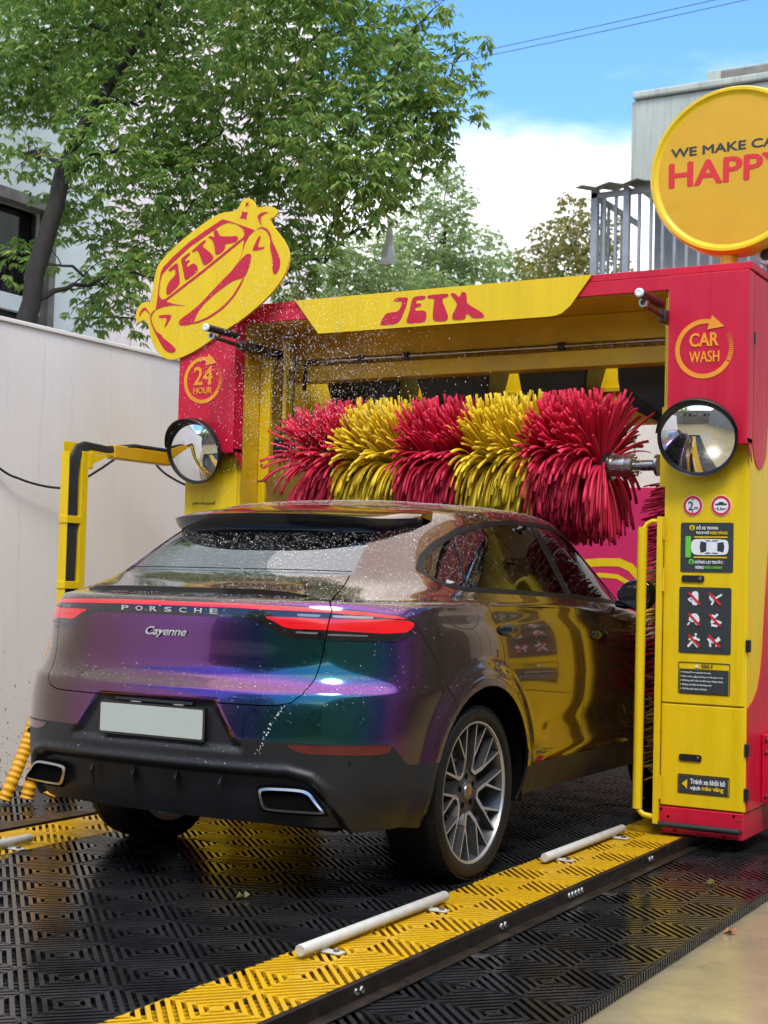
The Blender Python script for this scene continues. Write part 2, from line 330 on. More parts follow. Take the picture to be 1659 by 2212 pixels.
LOGO={'outline':[(-1.477,3.633),(-1.446,3.63),(-1.414,3.607),(-1.406,3.583),(-1.385,3.565),(-1.351,3.565),(-1.305,3.569),(-1.262,3.555),(-1.238,3.524),(-1.245,3.496),(-1.283,3.487),(-1.286,3.471),(-1.262,3.43),(-1.214,3.378),(-1.175,3.329),(-1.146,3.276),(-1.137,3.224),(-1.147,3.175),(-1.175,3.114),(-1.233,3.049),(-1.3,2.99),(-1.375,2.938),(-1.466,2.88),(-1.597,2.818),(-1.683,2.775),(-1.777,2.725),(-1.857,2.69),(-1.945,2.663),(-2.003,2.651),(-2.061,2.662),(-2.112,2.692),(-2.161,2.748),(-2.193,2.816),(-2.208,2.877),(-2.222,2.905),(-2.248,2.927),(-2.273,2.919),(-2.298,2.907),(-2.317,2.932),(-2.318,2.972),(-2.303,3.008),(-2.27,3.036),(-2.236,3.044),(-2.204,3.034),(-2.194,3.057),(-2.188,3.11),(-2.178,3.176),(-2.16,3.249),(-2.141,3.28),(-2.088,3.329),(-2.007,3.388),(-1.911,3.446),(-1.807,3.501),(-1.712,3.544),(-1.648,3.561),(-1.585,3.56),(-1.545,3.563),(-1.519,3.586),(-1.508,3.614)],'frame':[(-2.154,2.984),(-2.144,3.053),(-2.135,3.146),(-2.122,3.225),(-2.102,3.257),(-2.029,3.314),(-1.901,3.398),(-1.773,3.462),(-1.647,3.518),(-1.603,3.505),(-1.503,3.467),(-1.396,3.424),(-1.438,3.393),(-1.467,3.351),(-1.489,3.295),(-1.511,3.232),(-1.491,3.288),(-1.483,3.326),(-1.475,3.364),(-1.484,3.372),(-1.779,3.196),(-2.076,3.032),(-2.0,3.009),(-1.917,2.993),(-2.017,3.004),(-2.1,2.997)],'frame_hole':[(-2.132,3.079),(-2.127,3.159),(-2.108,3.211),(-2.028,3.277),(-1.899,3.365),(-1.764,3.431),(-1.646,3.485),(-1.598,3.493),(-1.534,3.474),(-1.486,3.44),(-1.473,3.409),(-1.484,3.388),(-1.53,3.363),(-1.788,3.21),(-2.077,3.048),(-2.11,3.047)],'J':[(-2.063,3.23),(-2.051,3.243),(-1.991,3.279),(-1.98,3.227),(-1.97,3.179),(-1.968,3.139),(-1.988,3.115),(-2.045,3.076),(-2.065,3.072),(-2.074,3.091),(-2.068,3.134),(-2.044,3.166),(-2.004,3.195),(-2.005,3.229),(-2.018,3.236),(-2.046,3.222)],'E':[(-1.964,3.292),(-1.946,3.307),(-1.894,3.332),(-1.893,3.315),(-1.929,3.292),(-1.927,3.275),(-1.896,3.286),(-1.894,3.272),(-1.916,3.257),(-1.911,3.237),(-1.863,3.263),(-1.833,3.24),(-1.826,3.21),(-1.852,3.189),(-1.916,3.155),(-1.928,3.163),(-1.943,3.223)],'T':[(-1.884,3.337),(-1.779,3.403),(-1.77,3.389),(-1.802,3.363),(-1.744,3.324),(-1.706,3.288),(-1.713,3.266),(-1.768,3.238),(-1.785,3.243),(-1.803,3.284),(-1.833,3.342),(-1.869,3.329)],'X':[(-1.759,3.418),(-1.731,3.422),(-1.703,3.406),(-1.712,3.449),(-1.692,3.457),(-1.676,3.439),(-1.663,3.412),(-1.587,3.404),(-1.532,3.402),(-1.519,3.385),(-1.538,3.364),(-1.585,3.359),(-1.621,3.359),(-1.62,3.329),(-1.647,3.306),(-1.682,3.295),(-1.696,3.307),(-1.7,3.347),(-1.718,3.394)],'eyeR':[(-1.364,3.389),(-1.35,3.378),(-1.377,3.313),(-1.319,3.314),(-1.322,3.304),(-1.399,3.293),(-1.411,3.307)],'eyeL':[(-2.129,2.946),(-2.031,2.945),(-2.026,2.928),(-2.069,2.865),(-2.079,2.868),(-2.055,2.926),(-2.122,2.928)],'lampR':[(-1.392,3.427),(-1.346,3.441),(-1.307,3.428),(-1.275,3.384),(-1.27,3.351),(-1.234,3.29),(-1.201,3.224),(-1.203,3.173),(-1.229,3.135),(-1.252,3.142),(-1.259,3.191),(-1.259,3.242),(-1.28,3.298),(-1.278,3.358),(-1.307,3.409),(-1.346,3.432)],'lampL':[(-2.149,2.984),(-2.178,2.962),(-2.189,2.936),(-2.179,2.896),(-2.143,2.84),(-2.101,2.82),(-2.092,2.803),(-2.049,2.774),(-1.989,2.731),(-1.98,2.707),(-2.013,2.696),(-2.063,2.712),(-2.098,2.754),(-2.134,2.806),(-2.161,2.848),(-2.192,2.903),(-2.198,2.95),(-2.178,2.976)],'mouth':[(-1.437,3.283),(-1.418,3.275),(-1.42,3.23),(-1.445,3.168),(-1.467,3.135),(-1.537,3.127),(-1.615,3.092),(-1.693,3.046),(-1.771,2.993),(-1.818,2.944),(-1.848,2.88),(-1.888,2.866),(-1.954,2.869),(-1.965,2.888),(-1.951,2.91),(-1.883,2.945),(-1.819,2.983),(-1.757,3.031),(-1.656,3.114),(-1.571,3.179),(-1.518,3.232),(-1.464,3.276)],'smile':[(-1.466,3.133),(-1.493,3.081),(-1.545,3.012),(-1.629,2.947),(-1.723,2.9),(-1.797,2.879),(-1.856,2.871),(-1.858,2.881),(-1.799,2.89),(-1.732,2.911),(-1.639,2.957),(-1.557,3.02),(-1.506,3.087),(-1.476,3.132)],'mirR':[(-1.38,3.51),(-1.365,3.524),(-1.326,3.532),(-1.295,3.523),(-1.326,3.52),(-1.356,3.504),(-1.357,3.482),(-1.348,3.445),(-1.359,3.462),(-1.375,3.493)],'mirL':[(-2.287,2.943),(-2.284,2.976),(-2.26,3.002),(-2.235,3.005),(-2.217,2.982),(-2.194,2.95),(-2.212,2.965),(-2.238,2.99),(-2.263,2.978)],'star':[(-1.498,3.558),(-1.478,3.543),(-1.451,3.545),(-1.464,3.522),(-1.461,3.495),(-1.485,3.508),(-1.516,3.51),(-1.499,3.53)],'star2':[(-1.473,3.607),(-1.461,3.601),(-1.447,3.607),(-1.453,3.594),(-1.446,3.578),(-1.462,3.585),(-1.477,3.579),(-1.47,3.593)]}
BEAM={'J':[(-0.451,2.927),(-0.44,2.944),(-0.426,2.949),(-0.358,2.945),(-0.355,2.934),(-0.366,2.89),(-0.384,2.853),(-0.398,2.82),(-0.417,2.8),(-0.453,2.791),(-0.531,2.791),(-0.538,2.801),(-0.527,2.828),(-0.499,2.861),(-0.465,2.864),(-0.426,2.864),(-0.407,2.88),(-0.396,2.905),(-0.394,2.921),(-0.413,2.927)],'E':[(-0.317,2.946),(-0.241,2.947),(-0.238,2.935),(-0.247,2.924),(-0.293,2.925),(-0.303,2.913),(-0.297,2.904),(-0.273,2.904),(-0.266,2.895),(-0.272,2.885),(-0.296,2.883),(-0.309,2.873),(-0.3,2.862),(-0.257,2.861),(-0.236,2.855),(-0.229,2.838),(-0.232,2.804),(-0.246,2.79),(-0.351,2.79),(-0.361,2.8),(-0.359,2.813),(-0.341,2.867),(-0.329,2.925)],'T':[(-0.227,2.939),(-0.217,2.947),(-0.095,2.948),(-0.087,2.937),(-0.094,2.927),(-0.127,2.922),(-0.126,2.902),(-0.106,2.858),(-0.087,2.815),(-0.091,2.795),(-0.109,2.787),(-0.17,2.791),(-0.185,2.801),(-0.189,2.831),(-0.184,2.877),(-0.181,2.91),(-0.183,2.927),(-0.221,2.927)],'X':[(-0.076,2.945),(-0.057,2.948),(-0.041,2.941),(-0.026,2.922),(-0.013,2.923),(-0.006,2.947),(0.01,2.949),(0.026,2.94),(0.029,2.915),(0.03,2.888),(0.046,2.87),(0.125,2.825),(0.145,2.799),(0.135,2.791),(0.08,2.791),(0.062,2.801),(0.036,2.823),(0.027,2.816),(0.024,2.795),(0.007,2.788),(-0.049,2.79),(-0.06,2.797),(-0.063,2.812),(-0.054,2.834),(-0.03,2.874),(-0.037,2.893),(-0.066,2.927)]}
# ================================================================ ground, wash floor
def plateX(poly, x0, x1):
    b = B().plate(poly, x0, x1); b.v = [(y, x, z) for x, y, z in b.v]; return b
g = B().add([(-60, -60, -0.098), (60, -60, -0.098), (60, 60, -0.098), (-60, 60, -0.098)], [(0, 1, 2, 3)]).obj('ground', 'concrete', fix=False); tag(g, kind='structure')
pit = B().add([(-2.35, -3.2, -0.06), (1.36, -3.2, -0.06), (1.36, 6.2, -0.06), (-2.35, 6.2, -0.06)], [(0, 1, 2, 3)])
floor = pit.obj('wash_floor', 'pit', fix=False); tag(floor, kind='structure')
pit2 = B().add([(1.33, -3.2, -0.093), (1.99, -3.2, -0.093), (1.99, 6.2, -0.093), (1.33, 6.2, -0.093)], [(0, 1, 2, 3)])
floor2 = pit2.obj('side_floor', 'pit', fix=False); tag(floor2, kind='structure')

def clip(poly, a, b, c):  # keep a*u+b*v<=c
    o = []
    for i in range(len(poly)):
        p, q = poly[i], poly[(i+1) % len(poly)]; fp = a*p[0]+b*p[1]-c; fq = a*q[0]+b*q[1]-c
        if fp <= 0: o.append(p)
        if fp*fq < 0: t = fp/(fp-fq); o.append((p[0]+t*(q[0]-p[0]), p[1]+t*(q[1]-p[1])))
    return o
def tile_mesh(name, w, d, nx, ny, mat, rib):
    b = B(); ns = 9
    def slab(poly, z0, z1):
        n = len(poly)
        b.add([(x, y, z1) for x, y in poly]+[(x, y, z0) for x, y in poly], [tuple(range(n))]+[(i, n+i, n+(i+1) % n, (i+1) % n) for i in range(n)])
    sx, sy = w/nx, d/ny; m = 0.012
    for i in range(nx):
        for j in range(ny):
            x0, y0 = -w/2+i*sx, -d/2+j*sy; diag = (i+j) % 2 == 0
            sq = [(m, m), (1-m, m), (1-m, 1-m), (m, 1-m)]
            for k in range(ns):
                c = (k+0.5)/ns*2; hw = 0.50/ns
                a_, b_, cc = (1, -1, c-1) if diag else (1, 1, c)
                for h2, z0, z1 in ((hw, -0.0035, 0.0), (hw*.35, -0.02, -0.0034)):
                    p = clip(clip(sq, a_, b_, cc+h2), -a_, -b_, -(cc-h2))
                    if len(p) >= 3: slab([(x0+u*sx, y0+v*sy) for u, v in p], z0, z1)
            for k in range(7):
                c = (k+0.5)/7*2; hw = 0.045
                a_, b_, cc = (1, 1, c) if diag else (1, -1, c-1)
                p = clip(clip(sq, a_, b_, cc+hw), -a_, -b_, -(cc-hw))
                if len(p) >= 3: slab([(x0+u*sx, y0+v*sy) for u, v in p], -0.036, -0.021)
            # frame bars
            fw = 0.018
            for p in ([(0, 0), (1, 0), (1, fw), (0, fw)], [(0, 1-fw), (1, 1-fw), (1, 1), (0, 1)], [(0, 0), (fw, 0), (fw, 1), (0, 1)], [(1-fw, 0), (1, 0), (1, 1), (1-fw, 1)]):
                slab([(x0+(0.002+u*0.996)*sx, y0+(0.002+v*0.996)*sy) for u, v in p], -0.004, -0.0006)
    me = bpy.data.meshes.new(name); me.from_pydata(b.v, [], b.f); me.update(); me.materials.append(MAT[mat]); return me
TB = tile_mesh('mat_tile', 0.403, 0.40, 2, 2, 'mat_black', 0)
TYm = tile_mesh('yellow_mat_tile', 0.38, 0.42, 2, 2, 'mat_yellow', 0)
TYl = tile_mesh('yellow_mat_tile', 0.41, 0.42, 2, 2, 'mat_yellow', 0)
TO = tile_mesh('mat_tile', 0.43, 0.43, 2, 2, 'mat_black', 0)
TOh = tile_mesh('mat_tile', 0.215, 0.43, 1, 2, 'mat_black', 0)
def tile(me, name, x, y, z, parent):
    o = bpy.data.objects.new(name, me); COL.objects.link(o); o.parent = parent; o.location = (x, y, z+random.uniform(-0.0012, 0.0012)); o.rotation_euler = (random.uniform(-.0025, .0025), random.uniform(-.0025, .0025), 0)
for j in range(20):
    for i in range(5): tile(TB, 'mat_tile', 0.975-0.2015-0.403*i, -2.56+0.4*j, 0, floor)
for j in range(18):
    tile(TYm, 'yellow_mat_tile', 1.157, -2.362+0.42*j, 0.0, floor); tile(TYl, 'yellow_mat_tile', -1.25, -2.362+0.42*j, 0.0, floor)
for j in range(17):
    tile(TO, 'mat_tile', 1.565, -2.4+0.43*j, -0.056, floor2); tile(TOh, 'mat_tile', 1.8875, -2.4+0.43*j, -0.056, floor2)
    tile(TB, 'mat_tile', -1.845, -1.9+0.4*j, -0.01, floor); tile(TB, 'mat_tile', -2.25, -1.9+0.4*j, -0.01, floor)
# ribbed edge of the outer mat
b = B(); b.box(1.985, 1.996, -2.62, 5.0, -0.0965, -0.0585)
b.obj('mat_edge', 'mat_black', floor2)
b = B()
for k in range(300): y = -2.6+k*0.0255; b.box(1.996, 2.006, y, y+0.012, -0.0965, -0.059)
tag(b.obj('edge_ribs', 'mat_black', floor2), kind='stuff')
# side rails
for nm, x0, x1, lab in (('right', 1.349, 1.372, 'black steel rail running beside the yellow mats on the right'), ('left', -1.49, -1.62, 'black steel rail beside the yellow mats on the wall side')):
    s = 1 if nm == 'right' else -1
    t = thing('guide_rail', lab, 'rail', (x0, 0, -0.053), group='steel guide rails along the wash floor')
    b = B(); b.box(min(x0, x1), max(x0, x1), -3.0, 6.0, -0.053, 0.006, 0.003); b.obj('web', 'rail_steel', t)
    b = B(); b.box(min(x1, x1+s*0.05), max(x1, x1+s*0.05), -3.0, 6.0, -0.0535, -0.047, 0.002); b.obj('foot_flange', 'rail_steel', t)
    for y in (-0.62, 0.05, 1.05, -1.7):
        b = B()
        for k in range(2 if y != 0.05 else 5): b.lathe([(0, 0), (0.006, 0.011), (0.006, 0.011), (0, 0.013)], (x1, y+k*0.035, -0.022), 'X', 10)
        b.v = [(x1+s*(x-x1), y_, z_) for x, y_, z_ in b.v]
        b.obj('bolt', 'steel', t)
    for y in (-0.98, 0.30):
        b = B(); b.box(x1+s*0.05, x1+s*0.10, y, y+0.05, -0.0555, -0.050, 0.001); b.obj('clip', 'steel', t)
# white guide bars on the yellow mats
def guide_bar(x, y0, y1, label):
    t = thing('guide_bar', label, 'guide bar', (x, (y0+y1)/2, 0), group='white tyre guide bars on the yellow mats')
    b = B(); b.lathe([(y0, 0.0), (y0, 0.0190), (y0+0.003, 0.021), (y1-0.003, 0.021), (y1, 0.0190), (y1, 0.0)], (x, 0, 0.030), 'Y', 28); b.obj('pipe', 'white_pipe', t, smooth=True)
    b = B(); b.lathe([(y0-0.0012, 0.0), (y0-0.0012, 0.017)], (x, 0, 0.030), 'Y', 24); b.obj('end_cap', 'pipe_end', t)
    for y in (y0+0.14, y1-0.14):
        b = B(); b.box(x-0.04, x+0.085, y-0.022, y+0.022, 0.002, 0.008, 0.002); b.box(x-0.012, x+0.012, y-0.015, y+0.015, 0.006, 0.02, 0.002); br = b.obj('bracket', 'white_pipe', t)
        b = B(); b.lathe([(0.008, 0.012), (0.018, 0.011), (0.02, 0.006), (0.02, 0.0)], (x+0.06, y, 0), 'Z', 8); b.obj('bolt', 'steel', br)
guide_bar(1.058, -1.55, -0.487, 'white pipe guide bar on the yellow mats nearest the camera')
guide_bar(1.057, 0.508, 1.516, 'white pipe guide bar on the yellow mats just before the right tower')
guide_bar(-1.125, -1.5, -0.541, 'white pipe guide bar on the yellow mats at the left picture edge')
# leaves fallen on the floor
def litter(x, y, z, s, mat, lab):
    b = B(); a = random.random()*6; V = [(x, y, z+0.006)]
    for k in range(9): r = s*(1 if k % 2 else 0.45); V.append((x+r*math.cos(a+k*0.7), y+r*math.sin(a+k*0.7), z+0.004+0.012*(k % 3)))
    b.add(V, [(0, i, i % 9+1) for i in range(1, 10)]); tag(b.obj('fallen_leaf', mat), lab, 'leaf', 'fallen leaves on the ground')
litter(0.36, -0.9, 0.002, 0.03, 'leaf_gold', 'yellow leaf fallen on the black mats behind the car')
litter(1.75, 0.80, -0.055, 0.03, 'leaf_gold', 'pale leaf fallen on the outer black mats near the tower')
litter(2.05, 0.1, -0.098, 0.03, 'crest', 'brown leaf lying on the concrete beside the mat edge')

# ================================================================ boundary wall
wall = thing('boundary_wall', 'tall off white plastered wall stained by splashes along the left side', 'wall', (-3.05, 2, -0.13))
b = B(); b.box(-3.17, -2.94, -6, 9.4, -0.14, 2.868); b.obj('wall_body', 'wall_paint', wall)
b = B(); b.box(-3.19, -2.925, -6.02, 9.42, 2.870, 2.90, 0.006); b.obj('coping', 'wall_paint', wall)
# splash stains low on the wall: real spots of dirt
b = B()
for k in range(620):
    y = random.uniform(0.4, 2.2); z = min(random.expovariate(2.6)*0.55, 1.3)-0.1; r = random.uniform(0.0015, 0.0055)*(1.0 if z < .6 else .6)
    n = 6; hgt = random.uniform(0.8, 3.0)
    b.add([(-2.9392, y+r*math.cos(6.283*i/n), z+r*hgt*math.sin(6.283*i/n)) for i in range(n)], [tuple(range(n))])
tag(b.obj('mud_splashes', 'stain', wall, fix=False), kind='stuff')
# hairline cracks
b = B()
for y, z0, z1 in ((1.36, 2.8, 1.9), (2.02, 2.88, 2.1), (1.18, 1.7, 0.9), (1.62, 2.6, 2.2), (1.05, 2.6, 2.3)):
    p = []; yy = y
    for i in range(14): p.append((-2.9395, yy, z0+(z1-z0)*i/13)); yy += random.uniform(-0.018, 0.018)
    for a_, c_ in zip(p, p[1:]): b.add([(a_[0], a_[1]-.0009, a_[2]), (a_[0], a_[1]+.0009, a_[2]), (c_[0], c_[1]+.0009, c_[2]), (c_[0], c_[1]-.0009, c_[2])], [(0, 1, 2, 3)])
tag(b.obj('hairline_cracks', 'crack', wall, fix=False), kind='stuff')
b = B()
for k in range(260):
    x = -2.90+random.random()**2*0.45; y = random.uniform(0.2, 2.4); r = random.uniform(0.01, 0.03); 
    bm = bmesh.new(); bmesh.ops.create_icosphere(bm, subdivisions=1, radius=r)
    for v in bm.verts: v.co *= random.uniform(0.75, 1.2)
    bm.verts.index_update(); b.add([(v.co.x+x, v.co.y+y, v.co.z*0.7-0.088) for v in bm.verts], [[v.index for v in f.verts] for f in bm.faces]); bm.free()
tag(b.obj('gravel_strip', 'gravel'), 'dark gravel along the foot of the white wall', 'gravel', kind='stuff')

# ================================================================ car wash gantry
G = thing('car_wash_gantry', 'red and yellow rollover car wash gantry standing astride the dark car', 'car wash', (0, 1.7, 0))
YF = 1.65
def part(b, name, mat, parent=G, smooth=False): return b.obj(name, mat, parent, smooth)
# ---- right tower
tr = part(B().box(1.21, 1.66, YF, 2.75, 0.15, 2.925, 0.008), 'tower', 'yellow'); tr['label'] = 'yellow steel tower on the right'
udoor = part(B().box(1.217, 1.653, YF-0.016, YF-0.0005, 0.690, 2.05, 0.004), 'door', 'yellow', tr)
ldoor = part(B().box(1.217, 1.653, YF-0.016, YF-0.0005, 0.157, 0.682, 0.004), 'door', 'yellow', tr)
part(B().box(1.252, 1.676, 1.545, YF-0.002, 2.035, 2.925, 0.004).box(1.252, 1.676, 1.545, YF-.002, 2.032, 2.036), 'red_cover', 'red', tr)
b = plateX([(1.545, 2.06), (1.648, 1.94), (1.648, 2.06)], 1.672, 1.676); part(b, 'cover_gusset', 'red', tr)
part(plateX([(1.70, 2.93)]+[(1.70, 2.06)]+[(1.70+0.13*(1-math.cos(R(t))), 2.06-0.14*math.sin(R(t))) for t in range(15, 180, 15)]+[(1.96, 2.06), (2.1, 2.93)], 1.6605, 1.6645), 'red_side_panel', 'red', tr)
part(plateX([(1.668, 0.155), (1.668, 0.682), (1.76, 0.712), (1.84, 0.765), (1.90, 0.862), (1.93, 0.951), (1.97, 1.2), (2.05, 1.6), (2.74, 2.1), (2.74, 0.155)], 1.6605, 1.6645), 'red_side_panel', 'red', tr)
bx = part(B().box(1.666, 1.78, 1.93, 2.7, 0.175, 0.53, 0.006), 'side_housing', 'red', tr)
for z in (0.21, 0.44, 0.505): part(B().lathe([(1.8, 0)], (0, 0, 0)) if False else B().lathe([(1.93, 0.011), (1.921, 0.009), (1.919, 0.0)], (1.695, 0, z), 'Y', 10), 'bolt', 'steel', bx)
base = part(B().box(1.212, 1.656, YF-0.02, 2.75, 0.055, 0.149, 0.004), 'base', 'red', tr)
part(B().box(1.228, 1.655, YF-0.012, 2.7, 0.012, 0.056, 0.003), 'skirt', 'red', base)
part(B().cyl((1.205, YF-0.045, 0.060), (1.65, YF-0.045, 0.060), 0.016, 14), 'bumper_bar', 'rubber', base, True)
for x, z, m in ((1.225, 0.135, 'under'), (1.265, 0.10, 'under'), (1.61, 0.135, 'under'), (1.635, 0.115, 'steel'), (1.30, 0.03, 'under'), (1.56, 0.025, 'under')):
    part(B().lathe([(YF-0.020, 0.007), (YF-0.0225, 0.006), (YF-0.0235, 0.0)], (x, 0, z), 'Y', 10), 'bolt', m, base)
for z in (0.47, 0.245, 1.0, 2.59):
    part(B().box(1.655, 1.678, YF-0.006 if z < 2 else 1.66, YF+0.022 if z < 2 else 1.69, z-0.032, z+0.032, 0.004), 'hinge', 'black_plastic', tr)
def lock(z, p):
    h = part(B().plate(rrect(1.318, 1.438, z-0.017, z+0.017, 0.012), YF-0.024, YF-0.0165), 'lock_handle', 'black_plastic', p)
    part(B().lathe([(YF-0.024, 0.010), (YF-0.027, 0.008), (YF-0.0275, 0.0)], (1.417, 0, z), 'Y', 14), 'lock_cylinder', 'steel', h)
lock(1.339, udoor); lock(0.412, ldoor)
YS = YF-0.0185   # sticker plane
def sticker(poly, mat, p, name='sticker', d=0.0, holes=()): return part(B().plate(poly, YS-d-0.0012, YS+0.002-d, holes), name, mat, p)
def ring(cx, cz, r0, r1, y, mat, p, name='ring', a0=0, a1=360, n=48):
    o = arc(cx, cz, r1, a0, a1, n); i = arc(cx, cz, r0, a0, a1, n)
    V = [(x, y, z) for x, z in o]+[(x, y, z) for x, z in i]; m = len(o)
    return mesh(name, V, [(k, k+1, m+k+1, m+k) for k in range(m-1)], mat, p)
def disc(cx, cz, r, y, mat, p, name): return mesh(name, [(x, y, z) for x, z in arc(cx, cz, r, 0, 360, 40)[:-1]], [tuple(range(40))], mat, p)
for cx, lab in ((1.371, 'height limit sign reading 2 m'), (1.521, 'length limit sign with a car pictogram')):
    s = sticker(arc(cx, 1.719, 0.054, 0, 360, 36)[:-1], 'white_print', udoor, 'round_sticker'); s['label'] = lab
    ring(cx, 1.719, 0.038, 0.0515, YS-0.0022, 'sign_red', s, 'red_ring')
    if cx < 1.4:
        text('lettering', '2', cx-0.024, cx+0.004, 1.697, 1.741, YS-0.003, 'charcoal', s); text('lettering', 'm', cx+0.009, cx+0.027, 1.700, 1.713, YS-0.003, 'charcoal', s)
        for zz, d in ((1.754, -1), (1.684, 1)): mesh('arrow', [(cx-0.008, YS-0.002, zz), (cx+0.008, YS-0.002, zz), (cx, YS-0.002, zz+0.009*d)], [(0, 1, 2)], 'charcoal', s)
    else:
        car_side = [(-.030, 0), (-.030, .007), (-.016, .009), (-.008, .016), (.010, .016), (.018, .009), (.030, .007), (.031, 0)]
        part(B().plate([(cx+a, 1.722+c) for a, c in car_side], YS-0.003, YS-0.0015), 'pictogram', 'charcoal', s)
        text('lettering', '5.3m', cx-0.020, cx+0.020, 1.697, 1.711, YS-0.003, 'charcoal', s)
        for d in (-1, 1): mesh('arrow', [(cx+d*0.024, YS-0.002, 1.708), (cx+d*0.024, YS-0.002, 1.700), (cx+d*0.031, YS-0.002, 1.704)], [(0, 1, 2)], 'charcoal', s)
# parking instruction board
s = sticker(rrect(1.309, 1.588, 1.374, 1.631, 0.010), 'charcoal', udoor, 'instruction_board'); s['label'] = 'dark board showing how to park between the yellow lines'
yy = YS-0.003
disc(1.370, 1.604, 0.0145, yy, 'yellow', s, 'number_disc'); text('lettering', '1', 1.3665, 1.3735, 1.596, 1.612, yy-0.002, 'charcoal', s, bold=0.02)
text('lettering', 'ĐỖ XE TRONG', 1.391, 1.508, 1.595, 1.617, yy, 'white_print', s, bold=0.025); text('lettering', 'VẠCH KẺ', 1.391, 1.462, 1.568, 1.589, yy, 'white_print', s, bold=0.025); text('lettering', 'MÀU VÀNG', 1.468, 1.558, 1.569, 1.589, yy, 'yellow', s, bold=0.03)
part(B().plate(rrect(1.382, 1.560, 1.552, 1.559, 0.003), yy-.001, yy+.001), 'line', 'yellow', s); part(B().plate(rrect(1.380, 1.558, 1.447, 1.454, 0.003), yy-.001, yy+.001), 'line', 'yellow', s)
part(B().plate(rrect(1.336, 1.365, 1.449, 1.560, 0.004), yy-.001, yy+.001), 'green_zone', 'green_print', s)
cp = [(1.366, 1.505), (1.368, 1.528), (1.378, 1.541), (1.40, 1.546), (1.545, 1.544), (1.560, 1.534), (1.566, 1.505), (1.560, 1.474), (1.545, 1.464), (1.40, 1.462), (1.378, 1.468), (1.368, 1.482)]
cpo = part(B().plate(chaikin(cp, 1), yy-.0014, yy+.001), 'car_pictogram', 'white_print', s)
for q in ([(1.418, 1.535), (1.448, 1.527), (1.448, 1.482), (1.418, 1.474), (1.412, 1.505)], [(1.506, 1.526), (1.538, 1.531), (1.543, 1.505), (1.538, 1.478), (1.506, 1.484)], [(1.44, 1.540), (1.47, 1.537), (1.47, 1.534), (1.45, 1.533)], [(1.44, 1.468), (1.47, 1.471), (1.47, 1.475), (1.45, 1.476)], [(1.477, 1.538), (1.51, 1.540), (1.505, 1.534), (1.477, 1.534)], [(1.477, 1.471), (1.51, 1.469), (1.505, 1.475), (1.477, 1.475)]):
    part(B().plate(q, yy-.0026, yy-.001), 'car_window', 'charcoal', s)
disc(1.368, 1.426, 0.0145, yy, 'green_print', s, 'number_disc'); text('lettering', '2', 1.363, 1.373, 1.418, 1.434, yy-0.002, 'charcoal', s, bold=0.02)
text('lettering', 'DỪNG LẠI TRƯỚC', 1.388, 1.536, 1.414, 1.437, yy, 'white_print', s, bold=0.025); text('lettering', 'VÙNG', 1.388, 1.435, 1.389, 1.409, yy, 'white_print', s, bold=0.025); text('lettering', 'MÀU XANH', 1.440, 1.530, 1.391, 1.409, yy, 'green_print', s, bold=0.03)
# prohibition board
s = sticker(rrect(1.306, 1.582, 0.953, 1.295, 0.010), 'charcoal', udoor, 'prohibition_board'); s['label'] = 'dark board of six crossed out pictograms'
def blob(pts, cx, cz, k=1.0): part(B().plate(chaikin([(cx+a*k*0.001, cz+c*k*0.001) for a, c in pts], 1), yy-.0012, yy+.001), 'pictogram', 'white_print', s)
def strokes(segs, cx, cz, w=5):
    b = B()
    for (x0, z0, x1, z1) in segs:
        d = Vector((x1-x0, z1-z0)).normalized()*w; n = Vector((-d.y, d.x))
        p = [(x0-d.x*.5+n.x, z0-d.y*.5+n.y), (x0-d.x*.9, z0-d.y*.9), (x0-d.x*.5-n.x, z0-d.y*.5-n.y), (x1+d.x*.5-n.x, z1+d.y*.5-n.y), (x1+d.x*.9, z1+d.y*.9), (x1+d.x*.5+n.x, z1+d.y*.5+n.y)]
        b.plate([(cx+a*.001, cz+c*.001) for a, c in p], yy-.0012-0.0001*len(b.v)/12, yy+.001)
    part(b, 'pictogram', 'white_print', s)
C6 = [(1.389, 1.236), (1.498, 1.236), (1.389, 1.127), (1.498, 1.127), (1.389, 1.018), (1.498, 1.018)]
blob([(-10, 36), (12, 38), (20, 26), (20, -26), (12, -36), (-10, -34), (-16, -20), (-16, 22)], *C6[0]); strokes([(-16, 6, -32, -6), (-32, -6, -20, -16)], *C6[0], w=4)
blob([(-34, 8), (-26, 20), (-8, 18), (0, 4), (-6, -10), (-22, -12)], *C6[1]); strokes([(-4, 0, 32, 22), (-10, -14, -18, -28)], *C6[1])
blob([(-30, -6), (-28, 14), (-12, 30), (10, 32), (26, 14), (28, -12), (10, -16), (-14, -14)], *C6[2]); strokes([(-26, -18, -34, -28), (6, -20, 14, -26)], *C6[2], w=4)
strokes([(-14, 22, -8, 20), (-10, 8, -16, -12), (-16, -12, 8, -4), (8, -4, 30, -12), (-12, 6, 12, 28), (-14, -26, 10, -30)], *C6[3], w=6)
strokes([(8, 32, 10, 32), (6, 18, -8, -4), (4, 14, -24, 6), (8, 12, 26, 4), (-8, -4, -30, -30), (-4, -6, 18, -30)], *C6[4], w=6)
blob([(-36, 12), (-20, 14), (4, 6), (22, 28), (26, 14), (34, 8), (16, -4), (8, -12), (-24, -8)], *C6[5]); strokes([(-24, -8, -22, -26), (8, -10, 10, -24), (-34, 10, -28, 2)], *C6[5], w=5)
for cx, cz in C6:
    part(B().plate([(cx-0.034, cz+0.026), (cx-0.026, cz+0.034), (cx+0.034, cz-0.026), (cx+0.026, cz-0.034)], yy-.0042, yy-.003), 'red_slash', 'sign_red', s)
